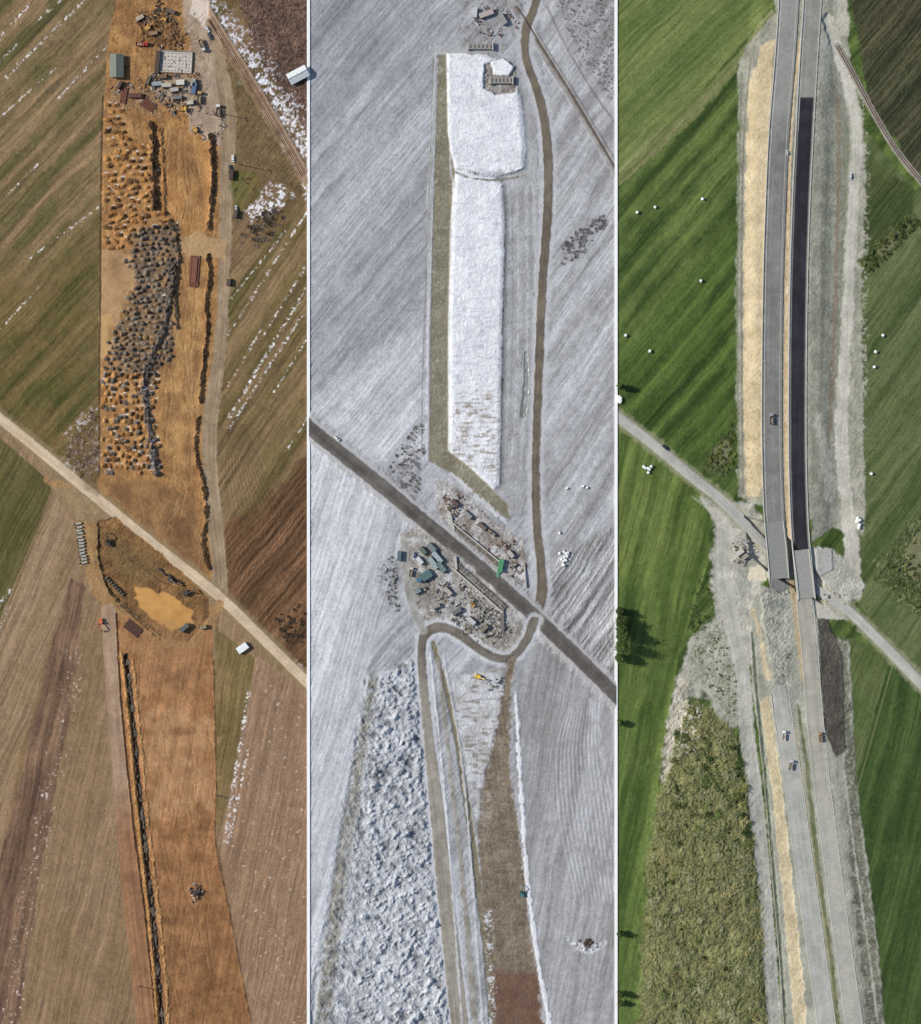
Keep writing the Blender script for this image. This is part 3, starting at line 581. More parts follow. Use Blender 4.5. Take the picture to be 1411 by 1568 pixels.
sk=[(1186,20),(1170,40),(1142,72),(1130,110),(1130,300),(1127,450),(1128,600),(1130,760),(1170,775),(1320,820),(1325,790),(1320,500),(1326,260),(1322,180),(1305,120),(1300,60),(1298,-80),(1186,-80)]
p.paint(p.poly(sk,blend=4,jit=2.5),(162,162,148),(136,137,122),z=0,rough=.12,lab=1,var=.25,grain=.12)
p.lift(p.poly([(1168,-80),(1150,110),(1148,400),(1150,740),(1170,800),(1175,900),(1255,940),(1268,800),(1264,600),(1266,300),(1275,-80)],blend=24,jit=0),1.6)
be=[(1166,70),(1186,62),(1184,130),(1176,260),(1170,420),(1168,600),(1168,738),(1162,762),(1142,758),(1138,600),(1138,450),(1141,300),(1146,140)]
m=p.poly(be,blend=4,jit=3);p.paint(m,(212,194,156),(190,172,134),grain=.09,var=.16)
p.speck(m,(164,158,130),th=.4,op=.6);p.speck(p.poly([(1138,560),(1168,560),(1168,760),(1140,760)],blend=20),(162,146,104),th=.1,op=.7)
p.paint(p.line([(1150,90),(1140,200),(1136,400),(1137,600),(1138,755)],blend=1.5,w=1.8,jit=.6),(112,108,92),op=.8)
p.paint(p.line([(1136,110),(1131,300),(1129,450),(1130,600),(1132,750)],blend=2,w=2.4,jit=1),(108,120,82),op=.7)
rs=p.poly([(1262,80),(1290,110),(1298,200),(1292,400),(1284,640),(1284,800),(1244,830),(1240,600),(1244,300),(1252,150)],blend=5,jit=2)
p.paint(rs,(144,146,134),(122,125,114),grain=.14,var=.2,mul=1+.12*vn(p.X/2.5,p.Y/60,71))
p.paint(p.line([(1284,150,6),(1284,260,7),(1280,420,7),(1276,560,7),(1268,690,6)],blend=4,jit=3),(124,110,92),op=.7,mul=1+.2*vn(p.X/2,p.Y/20,72))
p.paint(p.line([(1268,200,5),(1262,400,6),(1256,620,6)],blend=3,jit=3),(112,116,102),op=.6)
p.paint(p.line([(1298,200,10),(1294,400,9),(1288,600,9)],blend=5,jit=4),(112,122,96),op=.6)
p.paint(p.line([(1250,640,10),(1262,690,14),(1268,760,12)],blend=8,jit=6),(176,176,168),op=.6)
m,SD,T=p.line([(1268,30,16),(1284,80,16),(1300,130,18),(1312,200,18),(1308,300,18),(1302,400,17),(1296,520,18),(1290,620,20),(1290,700,20),(1298,780,20),(1306,850,24),(1306,905,30)],blend=4,jit=3,full=True)
p.paint(m,(190,188,178),(168,167,156),z=.1,rough=.06,lab=2,mul=1+.14*vn(SD/2,T/50,73))
p.paint(p.poly([(1268,-60),(1300,-60),(1300,50),(1280,60)],blend=5,jit=3),(178,176,162),op=.8,lab=2)
p.paint(p.poly([(1244,838),(1275,840),(1300,860),(1325,900),(1300,925),(1262,915),(1246,905)],blend=5,jit=4),(178,178,170),(150,150,142),z=.3,rough=.2)
p.paint(p.poly([(1250,842),(1274,840),(1276,872),(1252,885)],blend=2,jit=.8),(160,162,160),z=.9)
p.paint(p.poly([(1262,20),(1280,80),(1262,130),(1250,100)],blend=5,jit=3),(150,155,150),op=.6)
p.speck(p.poly([(1305,110),(1330,180),(1332,420),(1322,800),(1312,800),(1318,300)],blend=6,jit=4),(176,174,160),th=.1,op=.7)
m=p.line([(1282,70),(1310,120),(1345,185),(1380,240),(1430,300)],blend=2,jit=.5,w=10);p.paint(m,(156,148,140),(140,134,124),z=.3,rough=.04,lab=2)
pl=[(1075,762),(1150,770),(1175,800),(1180,880),(1158,905),(1150,960),(1175,1010),(1192,1050),(1196,1110),(1178,1110),(1150,1020),(1132,990),(1132,1110),(1112,1120),(1080,1060),(1048,1075),(1020,1150),(1030,1060),(1060,975),(1096,945),(1092,900),(1088,850),(1094,800)]
p.paint(p.poly(pl,blend=6,jit=5),(180,178,168),(146,147,136),z=0,rough=.12,lab=2,grain=.14,var=.25)
m=p.poly([(1066,975),(1100,955),(1130,1000),(1132,1100),(1115,1110),(1080,1050),(1050,1050)],blend=12,jit=8);p.speck(m,(90,104,64),th=-.25,k=1.4,op=.85);p.speck(m,(206,203,192),th=.4,op=.6)
p.speck(p.poly([(1060,930),(1100,930),(1112,1000),(1060,1010)],blend=10,jit=6),(92,106,68),th=.05,k=1.4,op=.8)
p.tracks([[(1098+k*3,800),(1112+k*3,880),(1130+k*4,960),(1160+k*4,1020),(1185+k*3,1080)] for k in range(5)]+[[(1060+k*5,760+k*3),(1100+k*4,800),(1120+k*3,870)] for k in range(5)]+[[(1075+k*4,1070),(1095+k*4,1020),(1120+k*2,980)] for k in range(4)],w=1.4,op=.5,col=(206,204,194),dz=0)
m,SD,T=p.line([(1108,820,20),(1108,880,24),(1120,950,24),(1136,1020,24),(1144,1120,24),(1160,1250,24),(1172,1380,22),(1186,1568,22),(1192,1650,22)],blend=3,jit=1.6,full=True)
p.paint(m,(182,181,173),(160,160,152),z=0,rough=.05,lab=2,mul=1+.15*vn(SD/2,T/60,74))
p.paint(p.line([(1140,800,8),(1168,830,10),(1165,870,12),(1155,905,12)],blend=3,jit=2),(192,190,182),op=.7)
p.paint(p.poly([(1148,868),(1170,862),(1174,890),(1146,890)],blend=2),(206,196,172),z=.2)
so=[(1165,895),(1255,925),(1262,980),(1300,980),(1312,1200),(1345,1450),(1362,1660),(1200,1660),(1192,1440),(1172,1200),(1152,1040),(1150,930)]
p.paint(p.poly(so,blend=3,jit=2),(166,167,154),(142,144,131),z=.2,rough=.12,lab=1,var=.25)
p.lift(p.poly([(1175,900),(1255,925),(1300,1300),(1335,1660),(1232,1660),(1195,1250),(1180,1050)],blend=16,jit=0),.9)
p.paint(p.poly([(1166,900),(1205,895),(1214,1000),(1216,1080),(1196,1060),(1172,980)],blend=6,jit=4),(162,164,155),(134,138,130),z=1.1,rough=.3,grain=.2,var=.3)
p.paint(p.line([(1210,885,9),(1222,960,9),(1230,1040,8)],blend=3,jit=3),(176,156,122),op=.9)
p.paint(p.line([(1152,930,6),(1165,980,8),(1176,1040,9)],blend=4,jit=3),(198,181,145),op=.8)
m=p.line([(1172,1075,14),(1186,1180,15),(1202,1320,16),(1216,1460,18),(1232,1640,18)],blend=3,jit=2.5);p.paint(m,(204,189,152),(182,168,134),z=.5,rough=.1,grain=.12,var=.2)
p.paint(p.line([(1153,970,4),(1160,1060,4),(1174,1200,4),(1186,1340,4),(1198,1480,4),(1208,1640,4)],blend=2,jit=.8),(88,102,82),(118,126,112),z=-.5)
p.paint(p.line([(1150,970,2),(1157,1060,2),(1171,1200,2),(1183,1340,2),(1195,1480,2),(1205,1640,2)],blend=2,jit=.8),(186,182,160),op=.9)
m=p.line([(1290,985,16),(1300,1150,16),(1312,1300,22),(1326,1430,26),(1342,1568,26),(1350,1650,26)],blend=6,jit=4);p.paint(m,(118,119,106),(96,99,86),rough=.2,grain=.25,var=.3)
p.speck(m,(156,156,144),th=.35)
p.paint(p.line([(1292,1180,3),(1308,1300,3),(1328,1440,3),(1345,1568,3)],blend=3,jit=1.5),(172,172,162),op=.8)
Hz=1.65
lc=[(1212,-70,33),(1208,0,33),(1202,90,33),(1193,200,33),(1188,300,31),(1184,420,30),(1182,560,29),(1182,680,29),(1185,780,31),(1191,850,32),(1193,890,32)]
m,SD,T=p.line(lc,blend=1.2,jit=.3,full=True)
p.paint(m,(127,127,126),(112,112,112),z=Hz,rough=.0,lab=3,grain=.05,var=.07,mul=1+.1*vn(SD/2.5,T/120,81)+.07*vn(SD/8,T/30,82)+.06*cl(1-np.abs(np.abs(SD)-6)/2))
p.paint(m*cl((190-p.Y)/20),(148,148,146),op=.7)
p.speck(m*cl(1-np.abs(SD+13)/4),(176,172,160),th=.1,k=2,op=.6)
rc=[(1248,-70,27),(1244,0,27),(1238,90,27),(1232,200,27),(1227,300,27),(1223,420,27),(1221,560,27),(1221,700,27),(1224,800,27),(1230,870,27),(1235,918,27)]
m,SD,T=p.line(rc,blend=1.2,jit=.3,full=True)
p.paint(m,(142,142,138),(128,128,125),z=Hz,rough=.0,lab=3,grain=.05,var=.07,mul=1+.08*vn(SD/2.5,T/90,89))
da=m*cl((p.Y-149)/1.5)*cl((851-p.Y)/2)*cl((10.5-np.abs(SD-0.5))/1.5+.5)
p.paint(da,(54,54,62),(46,46,54),grain=.05,var=.12,mul=1+.18*vn(SD/4,T/90,84),lab=3)
md=p.line([(1226,60,5),(1214,150,5),(1208,260,5),(1205,400,6),(1203,560,6),(1203,700,6),(1207,800,6),(1212,870,5)],blend=2,jit=1);p.paint(md,(190,162,120),(206,186,150),z=Hz-.2,rough=.1,lab=1,var=.2)
p.paint(p.line([(1222,150),(1213,250),(1210,400),(1208,560),(1208,700),(1212,820)],blend=1.2,w=1.6),(88,84,82),op=.7)
ls=[(1194,1060,22),(1204,1130,25),(1215,1200,26),(1228,1300,27),(1242,1400,28),(1256,1500,29),(1266,1568,30),(1278,1650,30)]
m,SD,T=p.line(ls,blend=1.4,jit=.4,full=True)
p.paint(m,(172,173,168),(156,158,154),z=1.2,rough=.0,lab=3,grain=.05,var=.08,mul=1+.08*vn(SD/3,T/120,85)-.12*cl(1-np.abs(np.abs(SD)-4)/1.5)*cl(.6+p.N12))
rs2=[(1232,920,22),(1240,1000,22),(1246,1080,22),(1256,1180,23),(1270,1290,25),(1284,1400,26),(1298,1500,27),(1308,1568,27),(1320,1650,27)]
m,SD,T=p.line(rs2,blend=1.4,jit=.4,full=True)
p.paint(m,(168,165,154),(152,151,142),z=1.2,rough=.0,lab=3,grain=.05,var=.1,mul=1+.1*vn(SD/3,T/120,86))
p.paint(m*cl((p.Y-1180)/60),(168,168,163),op=.6)
m=p.line([(1222,1080,3),(1236,1180,6),(1248,1290,7),(1262,1400,8),(1276,1500,8),(1288,1640,8)],blend=2.5,jit=1.4);p.paint(m,(98,106,72),(120,122,92),z=1.05,lab=1)
p.paint(p.line([(1216,1100,2),(1231,1200,2),(1247,1320,2),(1268,1460,2),(1286,1640,2)],blend=1.5,w=2),(168,158,122),op=.8)
m=p.poly([(1253,948),(1268,946),(1290,1010),(1294,1150),(1280,1160),(1264,1120),(1257,1040)],blend=3,jit=1.5);p.paint(m,(90,86,80),(74,71,66),z=.7,rough=.2,grain=.2,mul=1+.2*vn(p.X/2,p.Y/12,87))
p.paint(p.poly([(1244,918),(1290,930),(1300,950),(1250,946)],blend=3,jit=2),(178,176,166),z=.3)
road3=[(900,600),(946,638),(1000,680),(1060,730),(1110,770),(1160,822),(1200,860),(1250,902),(1300,936),(1350,984),(1408,1044),(1460,1095)]
p.paint(p.line(road3,blend=6,jit=3,w=25),(150,150,122),op=.6,z=-.1,rough=.05)
un=p.poly([(1140,790),(1175,800),(1215,830),(1262,890),(1262,925),(1225,905),(1180,878),(1150,850)],blend=3,jit=0);p.Z=p.Z*(1-un)+(-2.6)*un
m,SD,T=p.line(road3,blend=1.5,jit=.5,w=15,full=True)
sag=-2.9*np.exp(-((p.X-1208)/42)**2)
p.paint(m,(174,173,168),(160,160,156),lab=4,grain=.05,var=.08,mul=1+.12*vn(SD/2.5,T/90,88))
p.Z=p.Z*(1-m)+(.1+sag)*m
sc=[(1046,1062),(1080,1085),(1128,1120),(1142,1200),(1160,1330),(1172,1480),(1178,1660),(972,1660),(985,1450),(992,1320),(1006,1220),(1030,1130)]
sm_=p.poly(sc,blend=10,jit=7)
p.paint(sm_,(124,124,80),(84,92,54),z=.3,rough=.4,grain=.25,var=.45,lab=5)
p.lift(p.poly(sc,blend=50,jit=7),2.2);p.Z+=sm_*(.9*p.N12+.3*p.N5)
p.speck(sm_,(168,164,126),th=.3,k=1.6,N=p.N12+.4*p.W,op=.6)
p.paint(p.line([(1050,1050,16),(1030,1120,14),(1016,1190,9)],blend=8,jit=6),(188,182,166),(150,148,134),z=.5,rough=.4)
p.speck(p.poly([(1040,1060),(1075,1080),(1070,1150),(1035,1160)],blend=8),(210,205,194),th=.2,op=.8)
for P in ([(1085,690),(1110,662),(1126,640),(1126,700),(1110,730),(1088,725),(1076,712)],[(1318,400),(1342,370),(1372,345),(1400,325),(1400,350),(1360,395),(1332,418)],[(1370,830),(1410,790),(1490,740),(1490,1000),(1408,940),(1370,905),(1340,890)]):
    p.paint(p.poly(P,blend=8,jit=6),(84,96,58),(64,76,44),z=.0,rough=.3,grain=.25,lab=5)
for P in ([(1095,690),(1115,668),(1120,690),(1105,715),(1090,712)],[(1340,385),(1375,352),(1382,362),(1350,395)],[(1380,850),(1408,812),(1480,790),(1480,900),(1402,890),(1385,880)]):
    p.paint(p.poly(P,blend=2,jit=6),(110,116,88),(116,114,76),z=-.05,rough=0,grain=.02,var=.05,lab=6)
p.speck(p.poly([(1330,860),(1410,800),(1410,940),(1370,920)],blend=20,jit=8),(150,158,112),th=.35,op=.6)
emit(p,{0:('meadow','grass'),1:('gravel_embankment','gravel'),2:('dirt_road','gravel'),3:('highway','asphalt'),4:('country_road','asphalt'),5:('scrubland','grass'),6:('marsh_pond','water')})
# ================================================================ base ground + separators
SAT=.9;TINT=np.array([1.01,1.0,.95],dtype=np.float32)
bm=bpy.data.materials.new('ground_surface');nt,b=nodes(bm);N=nt.nodes.new;Lk=nt.links.new
g=N('ShaderNodeNewGeometry');sx=N('ShaderNodeSeparateXYZ');Lk(g.outputs['Position'],sx.inputs[0])
mr=N('ShaderNodeMapRange');mr.inputs[1].default_value=wx(0);mr.inputs[2].default_value=wx(1411);Lk(sx.outputs[0],mr.inputs[0])
cr=N('ShaderNodeValToRGB');cr.color_ramp.interpolation='CONSTANT';e=cr.color_ramp.elements
e[0].color=(*[float(v) for v in c((134,110,78))],1);e[0].position=0;e[1].position=.3345;e[1].color=(*[float(v) for v in c((175,177,182))],1)
k=e.new(.668);k.color=(*[float(v) for v in c((76,96,46))],1);Lk(mr.outputs[0],cr.inputs[0])
ns=N('ShaderNodeTexNoise');ns.inputs['Scale'].default_value=.05;ns.inputs['Detail'].default_value=10;Lk(g.outputs['Position'],ns.inputs['Vector'])
vm=N('ShaderNodeVectorMath');vm.operation='SCALE';Lk(cr.outputs[0],vm.inputs[0]);m2=N('ShaderNodeMapRange');m2.inputs[3].default_value=.6;m2.inputs[4].default_value=1.4;Lk(ns.outputs[0],m2.inputs[0]);Lk(m2.outputs[0],vm.inputs['Scale']);Lk(vm.outputs[0],b.inputs['Base Color']);b.inputs['Roughness'].default_value=1
me=bpy.data.meshes.new('ground');me.from_pydata([(-6000,-6000,-4),(6000,-6000,-4),(6000,6000,-4),(-6000,6000,-4)],[],[(0,1,2,3)]);me.materials.append(bm);link(bpy.data.objects.new('ground',me))
wm=pm((236,236,238),.7,0,.02)
for x in (472.7,943.6):
    q=MB();q.box(0,0,0,4.6*S,1712*S,2.4,wm);q.done('white_divider_strip',x,785,-.6)
# ================================================================ objects
TY=pm((30,30,32),.9);GL=pm((60,75,88),.2);STEEL=pm((120,120,122),.5,.4)
def container(x,y,ang,L,W,col,name='site_container',h=2.6,z=0):
    q=MB();m=pm(col,.5);d=pm([int(v*.7) for v in col],.6)
    q.box(0,0,h/2,L,W,h,m)
    n=int(L/.6)
    for i in range(n):
        q.box(-L/2+(i+.5)*L/n,0,h/2,L/n*.45,W+.14,h*.9,m)
        q.box(-L/2+(i+.5)*L/n,0,h+.03,L/n*.45,W*.92,.08,m)
    for sx_ in (-1,1):
        for sy_ in (-1,1): q.box(sx_*(L/2-.05),sy_*(W/2-.05),h/2,.24,.24,h+.14,d)
    q.box(L/2+.04,0,h/2,.06,.08,h*.9,d);q.box(L/2+.05,W*.22,h*.5,.06,W*.35,h*.8,d);q.box(-L*.2,-W/2-.1,h*.6,L*.15,.06,h*.3,GL)
    return q.done(name,x,y,z,ang)
def house(x,y,ang,L,W,h,rc_,wc=(170,165,155),name='barn',rh=1.6,z=0):
    q=MB();w=pm(wc,.8);r=pm(rc_,.7);q.box(0,0,h/2,L,W,h,w);q.gable(0,0,h+.02,L+.8,W+.9,rh,r,w)
    n=int(L/.9)
    for i in range(n):
        for sg in (-1,1):
            q.box(-L/2+(i+.5)*L/n,sg*W*.26,h+rh*.52+.04,.08,math.hypot(W/2,rh)*.98,.08,r,rx=-sg*math.atan2(rh,W/2+.45))
    q.box(0,0,h+rh+.03,L+.85,.35,.12,STEEL)
    for i in range(3): q.box(-L*.3+i*L*.3,-W/2-.03,h*.55,1.1,.08,1.,GL);q.box(-L*.3+i*L*.3,W/2+.03,h*.55,1.1,.08,1.,GL)
    q.box(L/2+.03,0,1.1,.08,1.4,2.1,pm((90,70,55),.8))
    return q.done(name,x,y,z,ang)
def car(x,y,ang,col,z=0,sc=1.):
    q=MB();m=pm(col,.3);q.box(0,0,.62,4.3,1.75,.6,m,tp=.97);q.box(-.2,0,1.18,2.4,1.55,.55,GL,tp=.75,tpy=.85);q.box(-.2,0,1.47,1.7,1.28,.06,m);q.box(1.5,0,.94,1.2,1.6,.1,m)
    for a in (-1.35,1.35):
        for b_ in (-.82,.82): q.cyl(a,b_,.33,.33,.22,TY,'Y')
    q.box(2.16,.55,.65,.05,.35,.16,pm((230,230,220),.2));q.box(2.16,-.55,.65,.05,.35,.16,pm((230,230,220),.2));q.box(-2.16,0,.7,.05,1.5,.14,pm((150,30,25),.4))
    return q.done('parked_car',x,y,z,ang,sc)
def truck(x,y,ang,cab,bed,z=0,sc=1.,name='dump_truck'):
    q=MB();m=pm(cab,.4);bb=pm(bed,.6);q.box(0,0,.85,7.4,1.1,.3,TY);q.box(2.9,0,1.9,1.7,2.4,2.1,m,tp=.94);q.box(3.72,0,2.2,.1,2.,.8,GL);q.box(2.7,0,3.02,1.2,2.1,.12,m)
    L=4.9;q.box(-1.1,0,1.35,L,2.3,.2,bb)
    for s_ in (-1,1): q.box(-1.1,s_*1.15,1.9,L,.12,1.,bb)
    q.box(1.4,0,2.,.14,2.4,1.2,bb);q.box(-3.55,0,1.85,.12,2.4,.9,bb);q.box(-1.1,0,1.6,L*.86,2.0,.5,pm((150,130,105),.9),tp=.6)
    for a in (-2.7,-1.5,2.7):
        for b_ in (-1.05,1.05): q.cyl(a,b_,.5,.5,.34,TY,'Y')
    return q.done(name,x,y,z,ang,sc)
def excavator(x,y,ang,col=(225,165,40),z=0,sc=1.):
    q=MB();m=pm(col,.45)
    for s_ in (-1,1):
        q.box(0,s_*1.2,.45,3.6,.6,.8,TY,tp=.9)
        for a in (-1.5,-.75,0,.75,1.5): q.cyl(a,s_*1.2,.35,.34,.7,STEEL,'Y')
    q.box(0,0,.6,2.2,1.8,.5,TY);q.cyl(0,0,.95,.9,.2,TY);q.box(-.6,0,1.5,3.1,2.5,.9,m,tp=.95);q.box(-1.7,0,1.75,.9,2.4,.9,m);q.box(.55,.75,2.2,1.3,.95,1.4,GL,tp=.85);q.box(.5,.75,2.93,1.2,.85,.08,m)
    q.box(2.4,-.15,2.9,3.6,.45,.55,m,ry=-.55);q.box(4.9,-.15,3.0,2.6,.36,.42,m,ry=.75);q.box(5.7,-.15,1.6,.9,1.1,.9,STEEL,tp=.6);q.box(1.6,-.15,2.3,2.,.16,.16,STEEL,ry=-.8)
    return q.done('excavator',x,y,z,ang,sc)
def bale(x,y,z=0,r=.95,group=None):
    q=group or MB();m=pm((236,238,238),.35,0,.06)
    ox=0 if group is None else wx(x);oy=0 if group is None else wy(y)
    a=random.uniform(0,3.1)
    q.cyl(ox,oy,r*.95,r,1.1,m,'Y',16,rz=a)
    for s_ in (-1,1):
        n=Matrix.Rotation(a,3,'Z')@Vector((0,s_*.63,0));q.cyl(ox+n.x,oy+n.y,r*.95,r if s_>0 else r*.86,.18,m,'Y',16,r2=r*.86 if s_>0 else r,rz=a)
    if group is None: return q.done('wrapped_hay_bale',x,y,z)
def clutter(name,P,n,cols,smin=.4,smax=3.,z=0,hmax=1.2,ang0=None):
    q=MB();xs=[k[0] for k in P];ys=[k[1] for k in P];k=0;t=0
    cen=[(random.uniform(min(xs),max(xs)),random.uniform(min(ys),max(ys))) for i in range(max(5,n//12))]
    while k<n and t<n*25:
        t+=1;c0=random.choice(cen);sg=random.choice([1.5,3,9]);x=c0[0]+random.gauss(0,sg);y=c0[1]+random.gauss(0,sg)
        if not inpoly(x,y,P): continue
        k+=1;a=(ang0+random.choice([0,math.pi/2])+random.gauss(0,.12)) if ang0 is not None else random.uniform(0,3.14)
        L=smin+(smax-smin)*random.random()**1.7;W=random.uniform(.25,1.)*min(L,1.4);h=random.uniform(.15,hmax);m=pm(random.choice(cols),.8);X,Y=wx(x),wy(y)
        kind=random.random()
        if kind<.4:
            nn=4
            for j in range(nn):
                o=(j-(nn-1)/2)*W/nn;q.box(X-math.sin(a)*o,Y+math.cos(a)*o,z+h/2,L,W/nn*.6,h,m,rz=a+random.gauss(0,.04))
        elif kind<.55: q.pipe(X,Y,z+.3,.2,L,m,rz=a)
        elif kind<.75:
            q.box(X,Y,z+h/2,L*.7,W,h,m,rz=a);q.box(X,Y,z+h+.06,L*.5,W*.8,.1,pm(random.choice(cols),.7),rz=a+.1)
        else: q.box(X,Y,z+h/2,L*.5,W*.8,h,m,rz=a,tp=.7,rx=random.gauss(0,.1))
    return q.done(name,CX,CY,0)
# ---- panel 1 objects
house(180,102,90,13.5,7.6,3.,(104,112,102),(110,105,95),'storage_barn')
house(457,116,28,12,6.5,3.,(208,214,218),(180,178,172),'metal_shed')
q=MB();cm=pm((186,176,168),.85)
q.box(0,0,.15,20,13,.3,cm)
for i in range(9):
    for j in range(6):
        q.box(-8.5+i*2.1+random.uniform(-.2,.2),-5.3+j*2.1,.45,.35,.35,.5,pm((120,110,102),.8))
for i in range(26): q.box(random.uniform(-9,9),random.uniform(-6,6),.4,random.uniform(.6,3),random.uniform(.2,.8),.2,pm(random.choice([(150,138,126),(206,198,190),(130,116,104)]),.8),rz=random.choice([0,1.57]))
for s_ in (-1,1): q.box(0,s_*6.6,.6,20.4,.35,1.1,pm((150,138,126),.8));q.box(s_*10.2,0,.6,.35,12.8,1.1,pm((150,138,126),.8))
q.done('concrete_foundation',269,95,.1,-3)
container(242,96,84,14,2.6,(76,62,52),'steel_formwork_stack',2.)
for x,y,a,L,W,col in [(241,129,5,6,2.4,(150,160,168)),(256,131,3,6,2.4,(190,180,165)),(268,138,8,5,2.4,(175,170,158)),(298,136,80,7,2.6,(84,108,140)),(297,127,78,5,2.4,(150,150,145)),(208,147,0,8,2.6,(104,64,56)),(277,127,2,5,3,(208,204,192)),(283,961,40,6,2.6,(96,100,96)),(372,992,35,7,4.2,(236,240,244)),(312,960,10,4,2,(150,130,100)),
 (250,118,2,5,2.2,(120,96,74)),(228,124,70,5,2.2,(96,84,70)),(215,28,30,5,2.4,(176,160,140)),(262,18,-20,6,2.4,(104,88,72)),(236,52,10,5,2,(150,120,90)),(292,158,10,4,2,(196,186,170)),(272,150,4,6,2.,(120,120,120)),(184,131,60,5,2,(90,66,52))]:
    container(x,y,a,L,W,col)
truck(218,68,0,(190,50,45),(180,60,50),name='flatbed_truck');truck(277,167,-6,(228,176,56),(222,170,56),name='mobile_crane')
truck(310,70,-70,(200,200,198),(150,140,125));truck(306,150,85,(180,150,90),(140,120,95));truck(335,170,90,(210,210,206),(130,110,90));car(318,45,-60,(200,200,200));car(322,56,-60,(80,84,92));excavator(228,42,40,(200,150,60));excavator(250,30,160,(190,140,60));excavator(300,200,-60,(196,150,60))
excavator(155,952,-80,(205,105,55));excavator(262,888,-30,(96,84,70));excavator(286,908,20,(80,74,64));excavator(166,830,100,(70,64,56));car(357,243,90,(220,220,220));car(353,258,92,(60,62,68));car(362,320,90,(170,172,175));car(354,432,80,(80,60,50))
container(355,268,86,6,2.4,(80,60,50));container(361,328,80,5,2.4,(90,78,66));container(351,433,85,4,2.4,(84,72,60))
clutter('construction_material_pile',[(230,108),(304,112),(308,170),(262,178),(228,145)],380,[(208,200,186),(120,96,74),(150,120,90),(104,112,130),(70,58,50),(180,150,110)])
clutter('scrap_pile',[(200,5),(245,0),(268,35),(290,75),(240,80),(200,50)],300,[(80,62,48),(150,114,76),(60,52,46),(166,138,108),(190,180,168)],hmax=1.2)
clutter('timber_pile',[(168,120),(235,120),(240,178),(172,165)],150,[(130,96,70),(160,130,100),(84,64,50),(190,176,156)],hmax=.8)
clutter('timber_pile',[(320,150),(344,160),(346,230),(325,215)],50,[(190,180,170),(120,104,88)],hmax=.8)
q=MB();ru=pm((118,72,54),.8)
for i in range(9): q.box(random.uniform(-.5,.5),-2.6+i*.65,.35+.1*(i%2),19,.5,.6,ru)
for i in range(4): q.box(1.,-1.2+i*.7,1.0,15,.5,.5,pm((140,90,68),.8))
q.done('sheet_pile_stack',298,416,0,86)
q=MB()
for i in range(7): q.box(0,-3+i*.9,.4,9,.5,.7,ru)
q.done('sheet_pile_stack',227,160,0,-35);q=MB()
for i in range(5): q.pipe(0,-1.6+i*.8,.4,.38,10,ru)
q.done('steel_pipe_stack',190,146,0,80);q=MB()
for i in range(8): q.box(random.uniform(-.6,.6),-2.8+i*.8,.4,11,.5,.6,pm((96,66,54),.8))
q.done('sheet_pile_stack',204,962,0,-38)
q=MB()
for i in range(13): q.pipe(random.uniform(-.4,.4),-12+i*2+random.uniform(-.2,.2),.7,.7,3.4,pm((164,160,150),.85),rz=random.gauss(0,.05));q.cyl(-2.0+random.uniform(-.3,.3),-12+i*2,.7,.6,.5,TY,'X')
q.done('concrete_pipe_row',125,832,0,8)
q=MB()
for i in range(8): q.pipe(-7+i*2,0,.7,.7,2.,pm((88,80,76),.8),rz=math.pi/2)
q.done('concrete_pipe_row',176,898,-.5,-45)
q=MB()
for i in range(5): q.box(-8+i*3.6,.4*(-1)**i,.7,3.,1.1,1.1,pm((60,56,60),.8),tp=.8)
q.done('steel_formwork_stack',262,884,-.6,-32)
def pole(x,y,h=11,name='utility_pole'):
    q=MB();m=pm((120,104,88),.8);q.cyl(0,0,h/2,.28,h,m,r2=.18);q.box(0,0,h-.6,.3,3.2,.3,m)
    for s_ in (-1.3,0,1.3): q.cyl(0,s_,h-.2,.12,.5,STEEL,n=8)
    return q.done(name,x,y,0,20)
pole(367,252,16,'floodlight_mast');pole(345,175);pole(333,1218,9);pole(214,1510,9,'survey_post')
RM=pm((92,66,52),.5,.4)
pts=[(322,28),(360,88),(410,170),(466,268)]
for o in (-4.,-1.6,1.6,4.): ribbon('railway_track',pts,.28,.4,.74,RM,off=o)
ribbon('railway_track',[(790,10),(830,75),(870,138),(910,205),(940,256)],.4,.2,.6,RM,off=1.8)
for o in (-1.6,1.6): ribbon('railway_track',[(1282,70),(1310,120),(1345,185),(1380,240),(1430,300)],.4,.1,.5,RM,off=o)
# ---- panel 2 objects
for x,y,a,L,W,col,z in [(653,881,35,7,5,(84,112,116),.2),(664,862,-50,8,2.8,(150,168,174),.2),(670,853,-50,8,2.8,(160,176,182),.2),(676,868,-50,7,3,(108,130,124),.2),(648,843,-50,5,2.6,(100,110,104),.2),(643,858,-50,5,2.4,(200,204,206),.2),(767,866,80,8,3,(70,144,102),.2),(661,838,-45,6,3,(124,132,134),.2),(640,905,30,4,2.4,(124,138,146),.2),(642,888,0,3,2.4,(70,120,150),.2),(612,851,85,6,2.4,(92,110,120),.2),(745,22,20,9,3,(180,166,162),.1),(770,30,-60,7,3,(150,150,150),.1),(728,20,85,6,2.4,(190,190,194),.1),
 (686,905,-45,6,2.4,(176,170,160),.2),(700,936,30,6,2.4,(110,112,116),.2),(722,950,-40,6,2.4,(190,192,192),.2),(742,962,40,5,2.4,(130,120,106),.2),(668,928,20,5,2.2,(150,146,138),.2),(716,788,-42,6,2.4,(150,150,152),.2),(738,806,-42,6,2.4,(118,104,96),.2),(782,848,-50,5,2.4,(180,178,174),.2),(697,770,-42,5,2.2,(104,84,74),.2)]:
    container(x,y,a,L,W,col,z=z)
